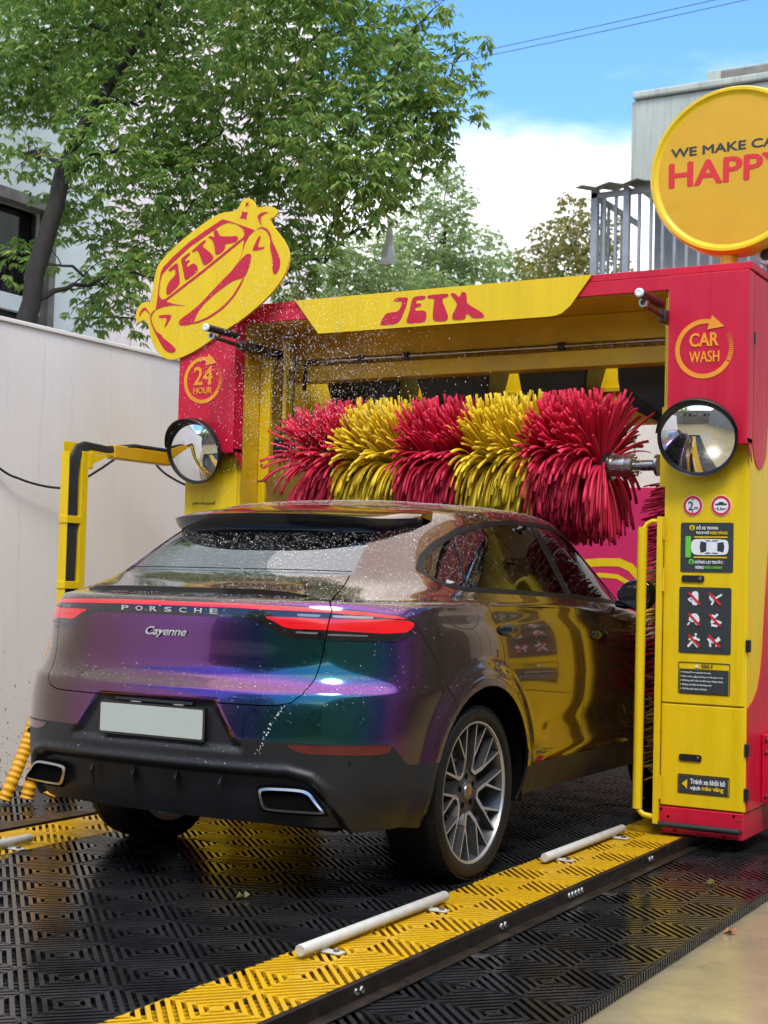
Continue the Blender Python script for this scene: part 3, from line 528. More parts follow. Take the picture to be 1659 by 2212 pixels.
# caution board
s = sticker(rrect(1.307, 1.581, 0.742, 0.906, 0.010), 'charcoal', udoor, 'caution_board', holes=[rrect(1.310, 1.578, 0.745, 0.903, 0.008)])
part(B().plate(rrect(1.314, 1.574, 0.748, 0.870, 0.003), yy-.001, yy+.001), 'dark_field', 'charcoal', s); s['label'] = 'caution notice with five small lines of text'
text('lettering', 'Chú ý', 1.430, 1.492, 0.878, 0.898, yy, 'charcoal', s, bold=0.02); mesh('triangle', [(1.395, yy, 0.879), (1.419, yy, 0.879), (1.407, yy, 0.897)], [(0, 1, 2)], 'white_print', s)
for k, tx in enumerate(('Vui lòng đỗ xe trong vạch màu vàng', 'Kéo kính, gập gương và tắt gạt mưa', 'Không mở cửa xe khi máy đang chạy', 'Không rời khỏi xe khi đang rửa', 'Chờ đèn xanh, chạy xe rời trạm')):
    z = 0.853-k*0.0215; w = (0.15, 0.215, 0.215, 0.155, 0.13)[k]
    text('lettering', tx, 1.331, 1.331+w, z-0.006, z+0.006, yy-.0015, 'white_print', s, bold=0.01); disc(1.322, z, 0.0035, yy-.0015, 'yellow', s, 'bullet')
# keep-clear board
s = sticker(rrect(1.312, 1.586, 0.228, 0.326, 0.008), 'charcoal', ldoor, 'keep_clear_board', holes=[rrect(1.315, 1.583, 0.231, 0.323, 0.007)])
part(B().plate(rrect(1.319, 1.579, 0.235, 0.319, 0.004), yy-.001, yy+.001), 'dark_field', 'charcoal', s); s['label'] = 'dark sign with yellow arrow pointing left'
mesh('arrow', [(1.335, yy-.002, 0.277), (1.365, yy-.002, 0.302), (1.365, yy-.002, 0.252)], [(0, 1, 2)], 'yellow', s)
text('lettering', 'Tránh xa khỏi kẻ', 1.381, 1.565, 0.279, 0.308, yy-.0015, 'white_print', s, bold=0.025); text('lettering', 'vạch', 1.381, 1.434, 0.243, 0.270, yy-.0015, 'white_print', s, bold=0.025); text('lettering', 'màu vàng', 1.442, 1.556, 0.243, 0.272, yy-.0015, 'yellow', s, bold=0.03)
# circular arrow print with two words
def circ_print(cx, cz, r, y, l1, l2, p, small):
    h = part(B().plate(arc(cx, cz, r, 75, 330, 50)+arc(cx, cz, r-0.024, 330, 75, 50), y-.0012, y+.001), 'circular_arrow', 'orange_print', p)
    for k in range(13):
        a0 = 333+k*4.6; wd = 3.0-k*0.19
        part(B().plate(arc(cx, cz, r, a0, a0+wd, 2)+arc(cx, cz, r-0.024, a0+wd, a0, 2), y-.0012, y+.001), 'tick', 'orange_print', h)
    part(B().plate([(cx+0.040, cz+r+0.018), (cx+0.105, cz+r-0.045), (cx+0.015, cz+r-0.056)], y-.0025, y-.001), 'arrow_head', 'orange_print', h)
    (a, b_, c, d), (e, f, g_, i) = small
    text('lettering', l1, cx+a, cx+b_, cz+c, cz+d, y-.001, 'orange_print', h, bold=0.012, fat=0.0012, apart=True); text('lettering', l2, cx+e, cx+f, cz+g_, cz+i, y-.001, 'orange_print', h, bold=0.0, fat=0.0012, apart=True)
circ_print(1.447, 2.527, 0.155, 1.5435, 'CAR', 'WASH', tr, ((-0.078, 0.075, 0.012, 0.083), (-0.078, 0.080, -0.070, -0.012)))
# ---- left tower
tl = part(B().box(-1.955, -1.56, YF, 2.75, 0.15, 2.925, 0.008), 'tower', 'yellow'); tl['label'] = 'yellow steel tower on the left beside the wall'
part(B().box(-1.962, -1.562, YF-0.012, YF-0.0005, 0.69, 2.05, 0.004), 'door', 'yellow', tl)
part(B().box(-1.965, -1.53, 1.545, YF-0.002, 2.055, 2.925, 0.004), 'red_cover', 'red', tl)
part(plateX([(1.545, 2.08), (1.648, 1.955), (1.648, 2.08)], -1.534, -1.530), 'cover_gusset', 'red', tl)
part(B().box(-1.955, -1.56, YF-0.02, 2.75, 0.03, 0.149, 0.004), 'base', 'red', tl)
part(B().box(-1.5595, -1.545, YF+0.002, 1.84, 0.2, 2.80, 0.003), 'inner_web', 'yellow_dull', tl)
pl = part(B().box(-1.545, -1.468, 1.842, 1.872, 1.90, 2.74, 0.004), 'bolt_plate', 'yellow', tl)
part(B().box(-1.545, -1.49, 1.844, 1.87, 0.2, 1.89, 0.004), 'bolt_plate', 'yellow', tl)
for z in (2.63, 2.0): part(B().lathe([(1.842, 0.010), (1.835, 0.008), (1.834, 0)], (-1.515, 0, z), 'Y', 10), 'bolt', 'steel', pl)
circ_print(-1.775, 2.515, 0.148, 1.5435, '24', 'HOUR', tl, ((-0.070, 0.075, -0.03, 0.085), (-0.070, 0.072, -0.085, -0.045)))
text('lettering', 'QUÉT MÃ QR ĐỂ', -1.90, -1.72, 1.735, 1.760, YF-0.013, 'charcoal', tl)
part(B().tube([(-1.44, 1.95, 2.75), (-1.44, 1.95, 2.0)], 0.012, 8).tube([(-1.38, 1.98, 2.72), (-1.38, 1.98, 2.0)], 0.007, 8), 'water_pipe', 'dark_steel', tl, True)
part(B().tube([(-1.415, 1.93, 2.80), (-1.415, 1.93, 1.95)], 0.016, 10), 'conduit', 'yellow_dull', tl, True)
for z in (2.29, 2.21, 2.17): part(B().lathe([(z-.006, .018), (z-.006, .021), (z+.006, .021), (z+.006, .018)], (-1.415, 1.93, 0), 'Z', 12), 'clamp', 'black_plastic', tl)
part(B().box(-1.46, -1.36, 1.88, 1.98, 2.06, 2.17, 0.006), 'valve_block', 'black_plastic', tl)
# ---- top cover and beams
part(B().box(-2.0, 1.668, 1.632, 2.24, 2.945, 2.985, 0.004), 'roof_cover', 'red')
fas = part(B().box(-1.53, 1.251, 1.630, 1.650, 2.868, 2.944, 0.003), 'fascia', 'red')
fy = part(B().plate([(-1.147, 2.984), (0.79, 2.984), (0.665, 2.82)]+[(0.62, 2.786), (0.59, 2.775), (0.55, 2.770)]+[(-0.972, 2.770)], 1.616, 1.628), 'fascia_panel', 'yellow', fas)
part(B().box(-1.555, 1.209, 1.652, 2.22, 2.862, 2.880), 'ceiling_sheet', 'yellow_dull')
bm_ = part(B().box(-1.50, 1.205, 2.10, 2.22, 2.70, 2.861, 0.004).box(-1.50, 1.205, 2.09, 2.22, 2.557, 2.655, 0.004).box(-1.50, 1.205, 2.14, 2.22, 2.65, 2.71), 'beam', 'yellow_dull')
sp = part(B().cyl((-1.28, 2.085, 2.682), (1.12, 2.085, 2.682), 0.011, 12), 'spray_pipe', 'steel', G, True)
for x in (-0.95, -0.62, 0.42): part(B().box(x-0.02, x+0.02, 2.065, 2.105, 2.662, 2.705, 0.004), 'pipe_clamp', 'black_plastic', sp)
part(B().tube([(-1.28, 2.085, 2.682), (-1.33, 2.085, 2.68), (-1.36, 2.085, 2.66), (-1.37, 2.085, 2.5)], 0.013, 8), 'elbow', 'black_plastic', sp, True)
for k in range(26):
    x = -1.2+k*0.092; part(B().lathe([(2.671, 0.006), (2.66, 0.008), (2.655, 0.003)], (x, 2.085, 0), 'Z', 8), 'nozzle', 'steel', sp)
part(B().box(-1.50, 1.205, 2.80, 2.92, 2.30, 2.94, 0.004), 'rear_beam', 'yellow')
part(B().box(-1.50, 1.205, 2.78, 2.80, 2.50, 2.53, 0.003), 'rear_ledge', 'yellow_dull')
# black drying nozzles hanging from the beam
for i, (xt0, xt1, xb0, xb1, zb) in enumerate(((-1.42, -0.85, -1.30, -0.87, 2.33), (-0.74, -0.20, -0.60, -0.26, 2.33), (-0.02, 0.46, 0.07, 0.38, 2.33), (0.64, 1.06, 0.66, 1.06, 2.40))):
    V = []
    for z, x0, x1, y0, y1 in ((2.66, xt0, xt1, 2.40, 2.72), (zb+0.12, (xt0+xb0)/2-0.01, (xt1+xb1)/2+0.01, 2.42, 2.66), (zb, xb0, xb1, 2.44, 2.58)):
        V += [(x0, y0, z), (x1, y0, z), (x1, y1, z), (x0, y1, z)]
    if i == 3: V = [(x, y, z if j < 4 else (z-(x-0.61)*0.5 if j >= 8 else z)) for j, (x, y, z) in enumerate(V)]
    F = [(3, 2, 1, 0), (8, 9, 10, 11)]+[(k*4+j, k*4+(j+1) % 4, k*4+4+(j+1) % 4, k*4+4+j) for k in range(2) for j in range(4)]
    dn = part(B().add(V, F), 'dryer_nozzle', 'black_plastic')
    m_ = dn.modifiers.new('bevel', 'BEVEL'); m_.width = 0.012; m_.segments = 2
# guide rollers sticking out at the top corners
for x in (-1.47, 1.232):
    t = part(B().lathe([(1.15, 0.0), (1.15, 0.020), (1.157, 0.023), (1.185, 0.023), (1.186, 0.022), (1.48, 0.022), (1.48, 0.0)], (x, 0, 2.765), 'Y', 20), 'guide_roller', 'black_plastic', G, True)
    part(B().lathe([(1.1485, 0.0), (1.146, 0.016), (1.150, 0.0225), (1.160, 0.0235)], (x, 0, 2.765), 'Y', 20), 'roller_cap', 'white_print', t, True)
    part(B().cyl((x, 1.22, 2.72), (x, 1.66, 2.70), 0.013, 10).box(x-0.02, x+0.02, 1.5, 1.95, 2.68, 2.74, 0.004), 'roller_arm', 'dark_steel', t, True)
    part(B().lathe([(1.21, .014), (1.21, .024), (1.235, .024), (1.235, .014)], (x, 0, 2.725), 'Y', 12), 'collar', 'chrome', t, True)
part(B().cyl((1.195, 1.70, 1.9), (1.195, 1.70, 2.84), 0.011, 10), 'drop_pipe', 'yellow_dull', tr, True)
for z in (2.02, 2.22): part(B().box(1.178, 1.212, 1.68, 1.73, z-0.03, z+0.03, 0.004), 'pipe_bracket', 'yellow_dull', tr)
part(B().box(1.178, 1.215, YF+0.01, 1.93, 1.82, 2.05, 0.004), 'shaft_plate', 'yellow', tr)
for k_ in 'JETX': B().plate(chaikin(BEAM[k_], 1), 1.6135, 1.6155).obj('letter', 'red_print', fy)
# ================================================================ signs on the gantry
ls = thing('logo_sign', 'yellow sign shaped like a smiling car with red lettering, tilted above left tower', 'sign', (-1.8, 1.53, 2.93))
B().plate(chaikin(LOGO['outline'], 2), 1.525, 1.543).obj('sign_board', 'yellow', ls)
pr = B().plate(LOGO['frame'], 1.5225, 1.5242, [LOGO['frame_hole']]).obj('windscreen_outline', 'red_print', ls)
for k_, nm in (('J', 'letter'), ('E', 'letter'), ('T', 'letter'), ('X', 'letter'), ('eyeR', 'eye'), ('eyeL', 'eye'), ('lampR', 'cheek_line'), ('lampL', 'cheek_line'), ('mouth', 'mouth'), ('smile', 'smile_line'), ('mirR', 'mirror_mark'), ('mirL', 'mirror_mark'), ('star', 'star'), ('star2', 'star')):
    B().plate(chaikin(LOGO[k_], 1), 1.5225, 1.5242).obj(nm, 'red_print', ls)
B().box(-1.62, -1.57, 1.592, 1.62, 2.93, 3.05).box(-1.85, -1.80, 1.592, 1.62, 2.80, 3.05).obj('bracket', 'yellow_dull', ls)
rs = thing('round_sign', 'large round orange yellow sign on a pole above the right tower', 'sign', (1.475, 1.8, 2.985))
B().lathe([(1.79, 0), (1.79, 0.40), (1.785, 0.415), (1.775, 0.425), (1.775, 0.44), (1.80, 0.452), (1.93, 0.452), (1.94, 0.44), (1.94, 0.0)], (1.50, 0, 3.525), 'Y', 72).obj('sign_drum', 'yellow', rs, True)
B().lathe([(1.7885, 0), (1.7885, 0.40)], (1.50, 0, 3.525), 'Y', 64).obj('sign_face', 'gold', rs)
B().cyl((1.475, 1.86, 2.98), (1.475, 1.86, 3.15), 0.045, 24).obj('pole', 'yellow', rs, True)
text('lettering', 'WE MAKE CARS', 1.170, 1.83, 3.625, 3.672, 1.7875, 'charcoal', rs, fat=0.0022, apart=True); text('lettering', 'HAPPY', 1.163, 1.80, 3.460, 3.590, 1.7875, 'sign_red', rs, fat=0.006, apart=True)
# convex mirrors
def convex(x, y, z, tilt, label):
    t = thing('convex_mirror', label, 'mirror', (x, y+0.1, z), group='convex mirrors on the tower fronts')
    Rm, n = 0.205, 48; parts = []
    bm1 = B().lathe([(-0.055*(1-(i/10)**2), Rm*0.965*i/10) for i in range(11)], (0, 0, 0), 'Y', n)
    bm2 = B().lathe([(0.0, Rm*0.96), (-0.012, Rm*0.965), (-0.016, Rm*0.985), (-0.010, Rm), (0.022, Rm), (0.024, Rm*0.96), (0.03, 0.0)], (0, 0, 0), 'Y', n)
    bm3 = B()
    m = 28; V = []
    for i in range(m+1):
        a = R(8+164*i/m); d = -0.050*math.sin(a)**0.8-0.008
        V += [(Rm*1.003*math.cos(a), 0.0, Rm*1.003*math.sin(a)), (Rm*1.02*math.cos(a), d, Rm*1.02*math.sin(a))]
    bm3.add(V, [(2*i, 2*i+1, 2*i+3, 2*i+2) for i in range(m)])
    bm4 = B().cyl((0, 0.02, 0), (0, 0.10, 0), 0.025, 12)
    M_ = Matrix.Translation((x, y, z)) @ Matrix.Rotation(tilt[1], 4, 'Z') @ Matrix.Rotation(tilt[0], 4, 'X')
    for bb, nm, mt in ((bm1, 'mirror_glass', 'mirror'), (bm2, 'rim', 'black_plastic'), (bm3, 'visor', 'black_plastic'), (bm4, 'mount', 'black_plastic')):
        bb.v = [tuple(M_ @ Vector(v)) for v in bb.v]; o = bb.obj(nm, mt, t, True, fix=(nm != 'visor'))
        if nm == 'visor': q = o.modifiers.new('solid', 'SOLIDIFY'); q.thickness = 0.004
convex(1.432, 1.50, 2.062, (R(20), R(9)), 'round convex mirror with black rim on the right tower, reflecting the dark car')
convex(-1.79, 1.49, 2.062, (R(14), R(-2)), 'round convex mirror with black rim on the left tower, reflecting the pale wall')
# yellow guard loop beside the right tower
gl = thing('guard_rail', 'yellow bent pipe guard loop hinged beside the right tower', 'guard rail', (1.15, 1.6, 0.1))
pts = [(1.205, 1.60, 1.635), (1.165, 1.60, 1.637), (1.135, 1.60, 1.622), (1.118, 1.60, 1.595)]
B().tube(pts, 0.013, 12).obj('top_bend', 'yellow', gl, True)
B().tube([(1.112, 1.60, 1.605), (1.110, 1.60, 1.59), (1.105, 1.60, 0.15), (1.105, 1.60, 0.13)], 0.026, 18).obj('upright', 'yellow', gl, True)
B().tube([(1.108, 1.60, 0.15), (1.118, 1.60, 0.118), (1.14, 1.60, 0.10), (1.205, 1.60, 0.092)], 0.015, 12).obj('bottom_bend', 'yellow', gl, True)
B().box(1.193, 1.222, 1.585, 1.615, 0.06, 1.66, 0.003).obj('hinge_post', 'yellow', gl)
for z in (1.33, 0.25, 1.6): B().cyl((1.226, 1.60, z-0.06), (1.226, 1.60, z+0.06), 0.010, 10).obj('hinge', 'yellow_dull', gl, True)
# ================================================================ brushes
def roof_z(y):
    return np.interp(y, [-0.3, 0.0, 0.3, 0.7, 1.1, 1.45, 1.75, 2.05, 2.4], [1.5, 1.63, 1.665, 1.685, 1.685, 1.64, 1.56, 1.43, 1.24])
def bristles(name, mat, parent, n, x0, x1, c, rad, axis='X', fan=(0, 0), g=1.5, seed=1, wid=0.0048, avoid=True, spread=0.10, arc_=(0, 2*math.pi)):
    r = np.random.default_rng(seed); seg = 8
    a = r.uniform(arc_[0], arc_[1], n); t = r.uniform(0, 1, n); ax = x0+(x1-x0)*t
    L = rad*r.uniform(0.86, 1.06, n)
    axial = r.normal(0, spread, n)+fan[0]*np.clip(1-t*3.2, 0, 1)**1.5*r.uniform(0.2, 1, n)+fan[1]*np.clip(t*3.2-2.2, 0, 1)**1.5*r.uniform(0.2, 1, n)
    if axis == 'X': d = np.stack([axial, np.cos(a), np.sin(a)], 1); p = np.stack([ax, c[0]+0.05*np.cos(a), c[1]+0.05*np.sin(a)], 1)
    else: d = np.stack([np.cos(a), np.sin(a), axial], 1); p = np.stack([c[0]+0.05*np.cos(a), c[1]+0.05*np.sin(a), ax], 1)
    d /= np.linalg.norm(d, axis=1)[:, None]
    jit = r.normal(0, 0.018, (n, 3)); pts = [p.copy()]; gr = g*r.uniform(0.75, 1.25, n)
    gr = gr*(1-0.85*np.clip((d[:, 2]-0.0)/0.5, 0, 1)**0.8)   # strands already above the core stand up, the others hang
    for s in range(seg):
        f = (s+1)/seg
        d = d+np.stack([0*gr, 0*gr, -gr*0.16*f], 1)+jit*0.18
        d /= np.linalg.norm(d, axis=1)[:, None]
        p = p+d*(L/seg)[:, None]
        if avoid:
            rz = roof_z(p[:, 1])+0.012; ins = (np.abs(p[:, 0]) < 0.70) & (p[:, 2] < rz); p[ins, 2] = rz[ins]
            ins = (np.abs(p[:, 0]) >= 0.70) & (np.abs(p[:, 0]) < 0.9) & (p[:, 2] < 1.62-(np.abs(p[:, 0])-0.70)*2.2) & (p[:, 1] < 1.9)
            p[ins, 0] = np.sign(p[ins, 0])*(0.71+(1.62-p[ins, 2])/2.2)
        pts.append(p.copy())
    P = np.stack(pts, 1)  # n,seg+1,3
    T = np.gradient(P, axis=1); T /= np.linalg.norm(T, axis=2)[:, :, None]+1e-9
    up = r.normal(0, 1, (n, 1, 3)); S = np.cross(T, up); S /= np.linalg.norm(S, axis=2)[:, :, None]+1e-9; W = np.cross(T, S)
    k = 4; V = []
    tap = np.linspace(1.0, 0.85, seg+1)[None, :, None]
    for j in range(k):
        th = 2*np.pi*j/k+0.785; V.append(P+(S*np.cos(th)*wid*1.5+W*np.sin(th)*wid*0.42)*tap)
    V = np.stack(V, 2).reshape(-1, 3)   # n,(seg+1),k
    base = np.arange(n)[:, None, None]*(seg+1)*k; s_ = np.arange(seg)[None, :, None]*k; j = np.arange(k)[None, None, :]
    F = np.stack([base+s_+j, base+s_+(j+1) % k, base+s_+k+(j+1) % k, base+s_+k+j], 3).reshape(-1, 4)
    e = (np.arange(n)*(seg+1)+seg)[:, None]*k+np.arange(k)[None]; F = np.vstack([F, e])
    o = npmesh(name, V, F, mat, parent, smooth=True); tag(o, kind='stuff'); return o
def bristle_mat(name, a, b):
    m = bpy.data.materials.new(name); m.use_nodes = True; t = m.node_tree; p = t.nodes['Principled BSDF']
    g_ = t.nodes.new('ShaderNodeNewGeometry'); mx = t.nodes.new('ShaderNodeMix'); mx.data_type = 'RGBA'; mx.inputs[6].default_value = (*a, 1); mx.inputs[7].default_value = (*b, 1)
    t.links.new(g_.outputs['Random Per Island'], mx.inputs[0]); t.links.new(mx.outputs[2], p.inputs['Base Color']); p.inputs['Roughness'].default_value = 0.58
    p.inputs['Subsurface Weight'].default_value = 0.0; MAT[name] = m
bristle_mat('bristle_red', (0.50, 0.006, 0.025), (0.78, 0.02, 0.08)); bristle_mat('bristle_yellow', (0.72, 0.46, 0.006), (0.86, 0.62, 0.02)); bristle_mat('bristle_amber', (0.45, 0.22, 0.02), (0.62, 0.36, 0.05))
BY, BZ = 1.90, 1.958
tb = thing('top_brush', 'long horizontal wash brush of alternating red and yellow bristles over the car', 'brush', (0, BY, BZ))
for i, (xa, xb, mt, fan, nn) in enumerate(((-1.10, -0.82, 'bristle_red', (-1.3, 0), 900), (-0.82, -0.40, 'bristle_yellow', (0, 0), 950), (-0.40, 0.0, 'bristle_red', (0, 0), 950), (0.0, 0.43, 'bristle_yellow', (0, 0), 1000), (0.43, 0.79, 'bristle_red', (0, 0.55), 1250))):
    o = bristles('bristle_section', mt, tb, nn, xa, xb, (BY, BZ), 0.380, fan=fan, seed=20+i, g=3.4, wid=0.0090, spread=0.07)
    o['label'] = ('red' if 'red' in mt else 'yellow')+' bristles of the long brush'
B().cyl((-1.16, BY, BZ), (0.81, BY, BZ), 0.058, 24).obj('core', 'dark_steel', tb, True)
hub = B().lathe([(0.80, 0.0), (0.80, 0.072), (0.825, 0.074), (0.826, 0.060), (0.90, 0.060), (0.905, 0.058), (0.905, 0.066), (0.945, 0.066), (0.955, 0.055), (0.957, 0.024), (0.985, 0.024), (0.987, 0.03), (1.06, 0.03), (1.07, 0.045), (1.075, 0.06), (1.09, 0.06), (1.09, 0.0)], (0, BY, BZ), 'X', 32).obj('hub', 'steel', tb, True)
for k in range(8):
    a = k*math.pi/4; B().lathe([(0.945, 0.008), (0.962, 0.007), (0.963, 0)], (0, BY+0.048*math.cos(a), BZ+0.048*math.sin(a)), 'X', 8).obj('bolt', 'steel', hub)
B().lathe([(0.79, 0.03), (0.79, 0.082), (0.812, 0.082), (0.813, 0.03)], (0, BY, BZ), 'X', 32).obj('end_disc', 'black_plastic', tb, True)
sb = thing('side_brush', 'upright wash brush of red and amber bristles behind the right tower', 'brush', (1.36, 2.35, 0.1))
for i, (za, zb, mt, nn) in enumerate(((1.45, 1.90, 'bristle_red', 260), (1.12, 1.45, 'bristle_amber', 210), (0.70, 1.12, 'bristle_red', 240), (0.30, 0.70, 'bristle_amber', 210))):
    bristles('bristle_section', mt, sb, nn, za, zb, (1.36, 2.30), 0.42, axis='Z', seed=40+i, g=0.4, avoid=False, spread=0.04, arc_=(R(118), R(242)))
B().cyl((1.36, 2.30, 0.03), (1.36, 2.30, 2.2), 0.05, 20).obj('core', 'dark_steel', sb, True)
# ================================================================ cable mast at the left
cm = thing('cable_mast', 'yellow channel post carrying black cables between the wall and the left tower', 'post', (-2.1, 0.78, 0))
MX = -2.10
B().box(MX-0.05, MX-0.045, 0.70, 0.865, 0.0, 2.0).box(MX-0.05, MX+0.01, 0.697, 0.702, 0.0, 2.0).box(MX-0.05, MX+0.012, 0.808, 0.866, 0.0, 2.01, 0.004).obj('channel', 'yellow', cm)
for z in (1.60, 1.215, 0.8): B().box(MX-0.052, MX+0.014, 0.692, 0.812, z-0.022, z+0.022, 0.003).obj('strap', 'yellow', cm)
B().plate(rrect(-0.06, 0.06, -0.03, 0.03, 0.012), 0, 0.004); B().box(MX-0.06, MX-0.055, 0.72, 0.845, 1.99, 2.065, 0.002).obj('top_plate', 'yellow', cm)
B().box(MX-0.02, MX+0.015, 0.866, 0.905, 1.91, 2.01, 0.004).obj('bracket', 'yellow', cm)
B().add([(MX-0.01, 0.905, 2.0), (MX+0.01, 0.905, 2.0), (MX+0.01, 0.905, 1.94), (MX-0.01, 0.905, 1.94), (MX-0.01, 1.05, 2.0), (MX+0.01, 1.05, 2.0)], [(0, 1, 2, 3), (0, 4, 5, 1), (3, 2, 5, 4), (1, 5, 2), (0, 3, 4)]).obj('gusset', 'yellow', cm)
B().box(MX-0.06, MX+0.01, 1.10, 1.66, 1.99, 2.075, 0.008).obj('cable_arm', 'gold', cm)
B().box(MX-0.02, MX+0.0, 0.86, 1.12, 2.005, 2.03, 0.003).obj('arm_tie', 'yellow_dull', cm)
for k in range(5):
    o = (k-2)*0.016; yk = 0.752+o*0.9
    p = [(MX-0.012+0.004*k, yk, 0.05), (MX-0.01, yk+0.006*math.sin(k), 0.9), (MX-0.008, yk+0.006, 1.5), (MX-0.005, yk-0.004, 1.85), (MX-0.002, yk+0.01, 1.97), (MX-0.004, yk+0.05, 2.035-k*0.004), (MX-0.006, yk+0.12, 2.06-k*0.006), (MX-0.01, 1.05, 2.05-k*0.006), (MX-0.02+k*0.005, 1.3, 2.085), (MX-0.02+k*0.005, 1.64, 2.085)]
    q = []
    for i in range(len(p)-1):
        for t_ in (0, .33, .66): q.append(tuple(p[i][j]*(1-t_)+p[i+1][j]*t_ for j in range(3)))
    B().tube(q+[p[-1]], 0.013, 8).obj('cable', 'rubber', cm, True)
# slack cables
def cable(pts, r, lab, name='cable', group=None):
    q = []
    P_ = [Vector(p) for p in pts]
    for i in range(len(P_)-1):
        p0, p1, p2, p3 = P_[max(i-1, 0)], P_[i], P_[i+1], P_[min(i+2, len(P_)-1)]
        for t_ in (0, .2, .4, .6, .8): q.append(0.5*((2*p1)+(-p0+p2)*t_+(2*p0-5*p1+4*p2-p3)*t_*t_+(-p0+3*p1-3*p2+p3)*t_**3))
    return tag(B().tube(q+[P_[-1]], r, 8).obj(name, 'rubber', smooth=True), lab, 'cable', group)
cable([(-2.90, 0.5, 2.16), (-2.90, 0.96, 1.93), (-2.88, 1.10, 1.88), (-2.87, 1.27, 1.85), (-2.85, 1.43, 1.84), (-2.8, 1.5, 1.85), (-2.6, 1.40, 1.89), (-2.35, 1.34, 1.98), (-2.12, 1.25, 2.06)], 0.008, 'thin black cable sagging along the white wall to the yellow post')
cable([(-2.12, 1.5, 2.03), (-2.25, 1.72, 1.99), (-2.28, 1.88, 1.94), (-2.2, 2.02, 1.88), (-1.97, 2.1, 1.86)], 0.008, 'short black cable sagging behind the left convex mirror')
# yellow corrugated hoses
def hose(pts, lab, r=0.034):
    P_ = [Vector(p) for p in pts]; q = []; rr = []
    for i in range(len(P_)-1):
        p0, p1, p2, p3 = P_[max(i-1, 0)], P_[i], P_[i+1], P_[min(i+2, len(P_)-1)]
        L = max(3, int((p2-p1).length/0.0055))
        for k in range(L):
            t_ = k/L; q.append(0.5*((2*p1)+(-p0+p2)*t_+(2*p0-5*p1+4*p2-p3)*t_*t_+(-p0+3*p1-3*p2+p3)*t_**3)); rr.append(r*(1+0.075*math.sin(len(rr)*2*math.pi/6)))
    tag(B().tube(q, rr, 14).obj('corrugated_hose', 'hose_yellow', smooth=False), lab, 'hose', 'yellow hoses by the left wall')
hose([(-2.13, 0.31, 0.01), (-2.11, 0.35, 0.12), (-2.10, 0.42, 0.27), (-2.09, 0.49, 0.45), (-2.08, 0.56, 0.66), (-2.07, 0.62, 0.9)], 'yellow corrugated hose leaning at the far left, nearest the wall', 0.036)
hose([(-2.07, 0.42, 0.01), (-2.055, 0.45, 0.13), (-2.05, 0.50, 0.28), (-2.05, 0.56, 0.48), (-2.05, 0.62, 0.7)], 'middle yellow corrugated hose rising beside the car bumper', 0.036)
hose([(-2.0, 0.53, 0.02), (-1.985, 0.57, 0.09), (-1.98, 0.62, 0.2), (-2.0, 0.67, 0.42), (-2.02, 0.69, 0.7)], 'short yellow corrugated hose lowest behind the left exhaust', 0.036)
# ================================================================ the car
# surface of the right half as a B-spline through feature rings; panels are then cut out of it
def insert_mid(row):  # one extra column between 4 and 5
    r = list(row); m = tuple((a+b)/2 for a, b in zip(r[4], r[5])); m = (m[0]*1.006, m[1], m[2]); return r[:5]+[m]+r[5:]
W_ = lambda z: np.interp(z, [0.28, 0.36, 0.45, 0.55, 0.70, 0.85, 1.0, 1.1, 1.18], [0.90, 0.935, 0.958, 0.968, 0.974, 0.977, 0.970, 0.957, 0.935])
def low(z, yc, c3, c4, c5, c6, front=3.78, fz=None):
    w = float(W_(z)); d = 0.006
    r = [(0, yc, z), (.28, yc+d, z), (.52, yc+0.038, z), (c3[0], c3[1], z), (c4[0], c4[1], z), (c5[0], c5[1], z), (c6[0], c6[1], z),
         (w, -.30, z), (w+.006, .05, z), (w, .5, z), (w-.004, 1.1, z), (w-.006, 1.8, z), (w, 2.4, z), (w+.002, 3.0, z), (w*.80, front-.36, z), (w*.45, front-.07, z), (0, front, z)]
    if fz is not None: r = [(x, y, zz if i < 10 else zz+(fz-zz)*min(1, max(0, (y-1.0)/2.4))) for i, (x, y, zz) in enumerate(r)]
    return r
rings = [
 low(.30, -1.00, (.68, -.93), (.80, -.84), (.87, -.72), (.90, -.56), 3.62),
 low(.375, -1.035, (.70, -.955), (.82, -.862), (.90, -.735), (.935, -.57), 3.72),
 low(.46, -1.058, (.70, -.965), (.83, -.873), (.92, -.742), (.955, -.575), 3.77),
 low(.55, -1.068, (.70, -.970), (.83, -.880), (.925, -.745), (.962, -.578), 3.79),
 low(.66, -1.070, (.70, -.972), (.83, -.885), (.93, -.748), (.968, -.580), 3.78),
 low(.755, -1.062, (.70, -.966), (.83, -.878), (.93, -.742), (.970, -.578), 3.77),
 low(.825, -1.046, (.70, -.952), (.83, -.862), (.926, -.728), (.972, -.572), 3.75, .82),
 low(.850, -1.032, (.70, -.938), (.825, -.850), (.922, -.718), (.970, -.566), 3.75, .835),
 low(.885, -1.002, (.70, -.905), (.815, -.822), (.914, -.70), (.968, -.556), 3.74, .85),
 low(.945, -.982, (.70, -.880), (.808, -.800), (.906, -.688), (.962, -.545), 3.72, .88),
 low(1.03, -.984, (.70, -.866), (.805, -.790), (.898, -.682), (.955, -.535), 3.70, .90),
 low(1.10, -.980, (.70, -.856), (.800, -.785), (.890, -.675), (.947, -.525), 3.68, .915),
 low(1.16, -.968, (.70, -.842), (.792, -.765), (.880, -.652), (.935, -.500), 3.66, .925),
 low(1.196, -.945, (.70, -.812), (.782, -.735), (.866, -.615), (.920, -.460), 3.62, .93),
]
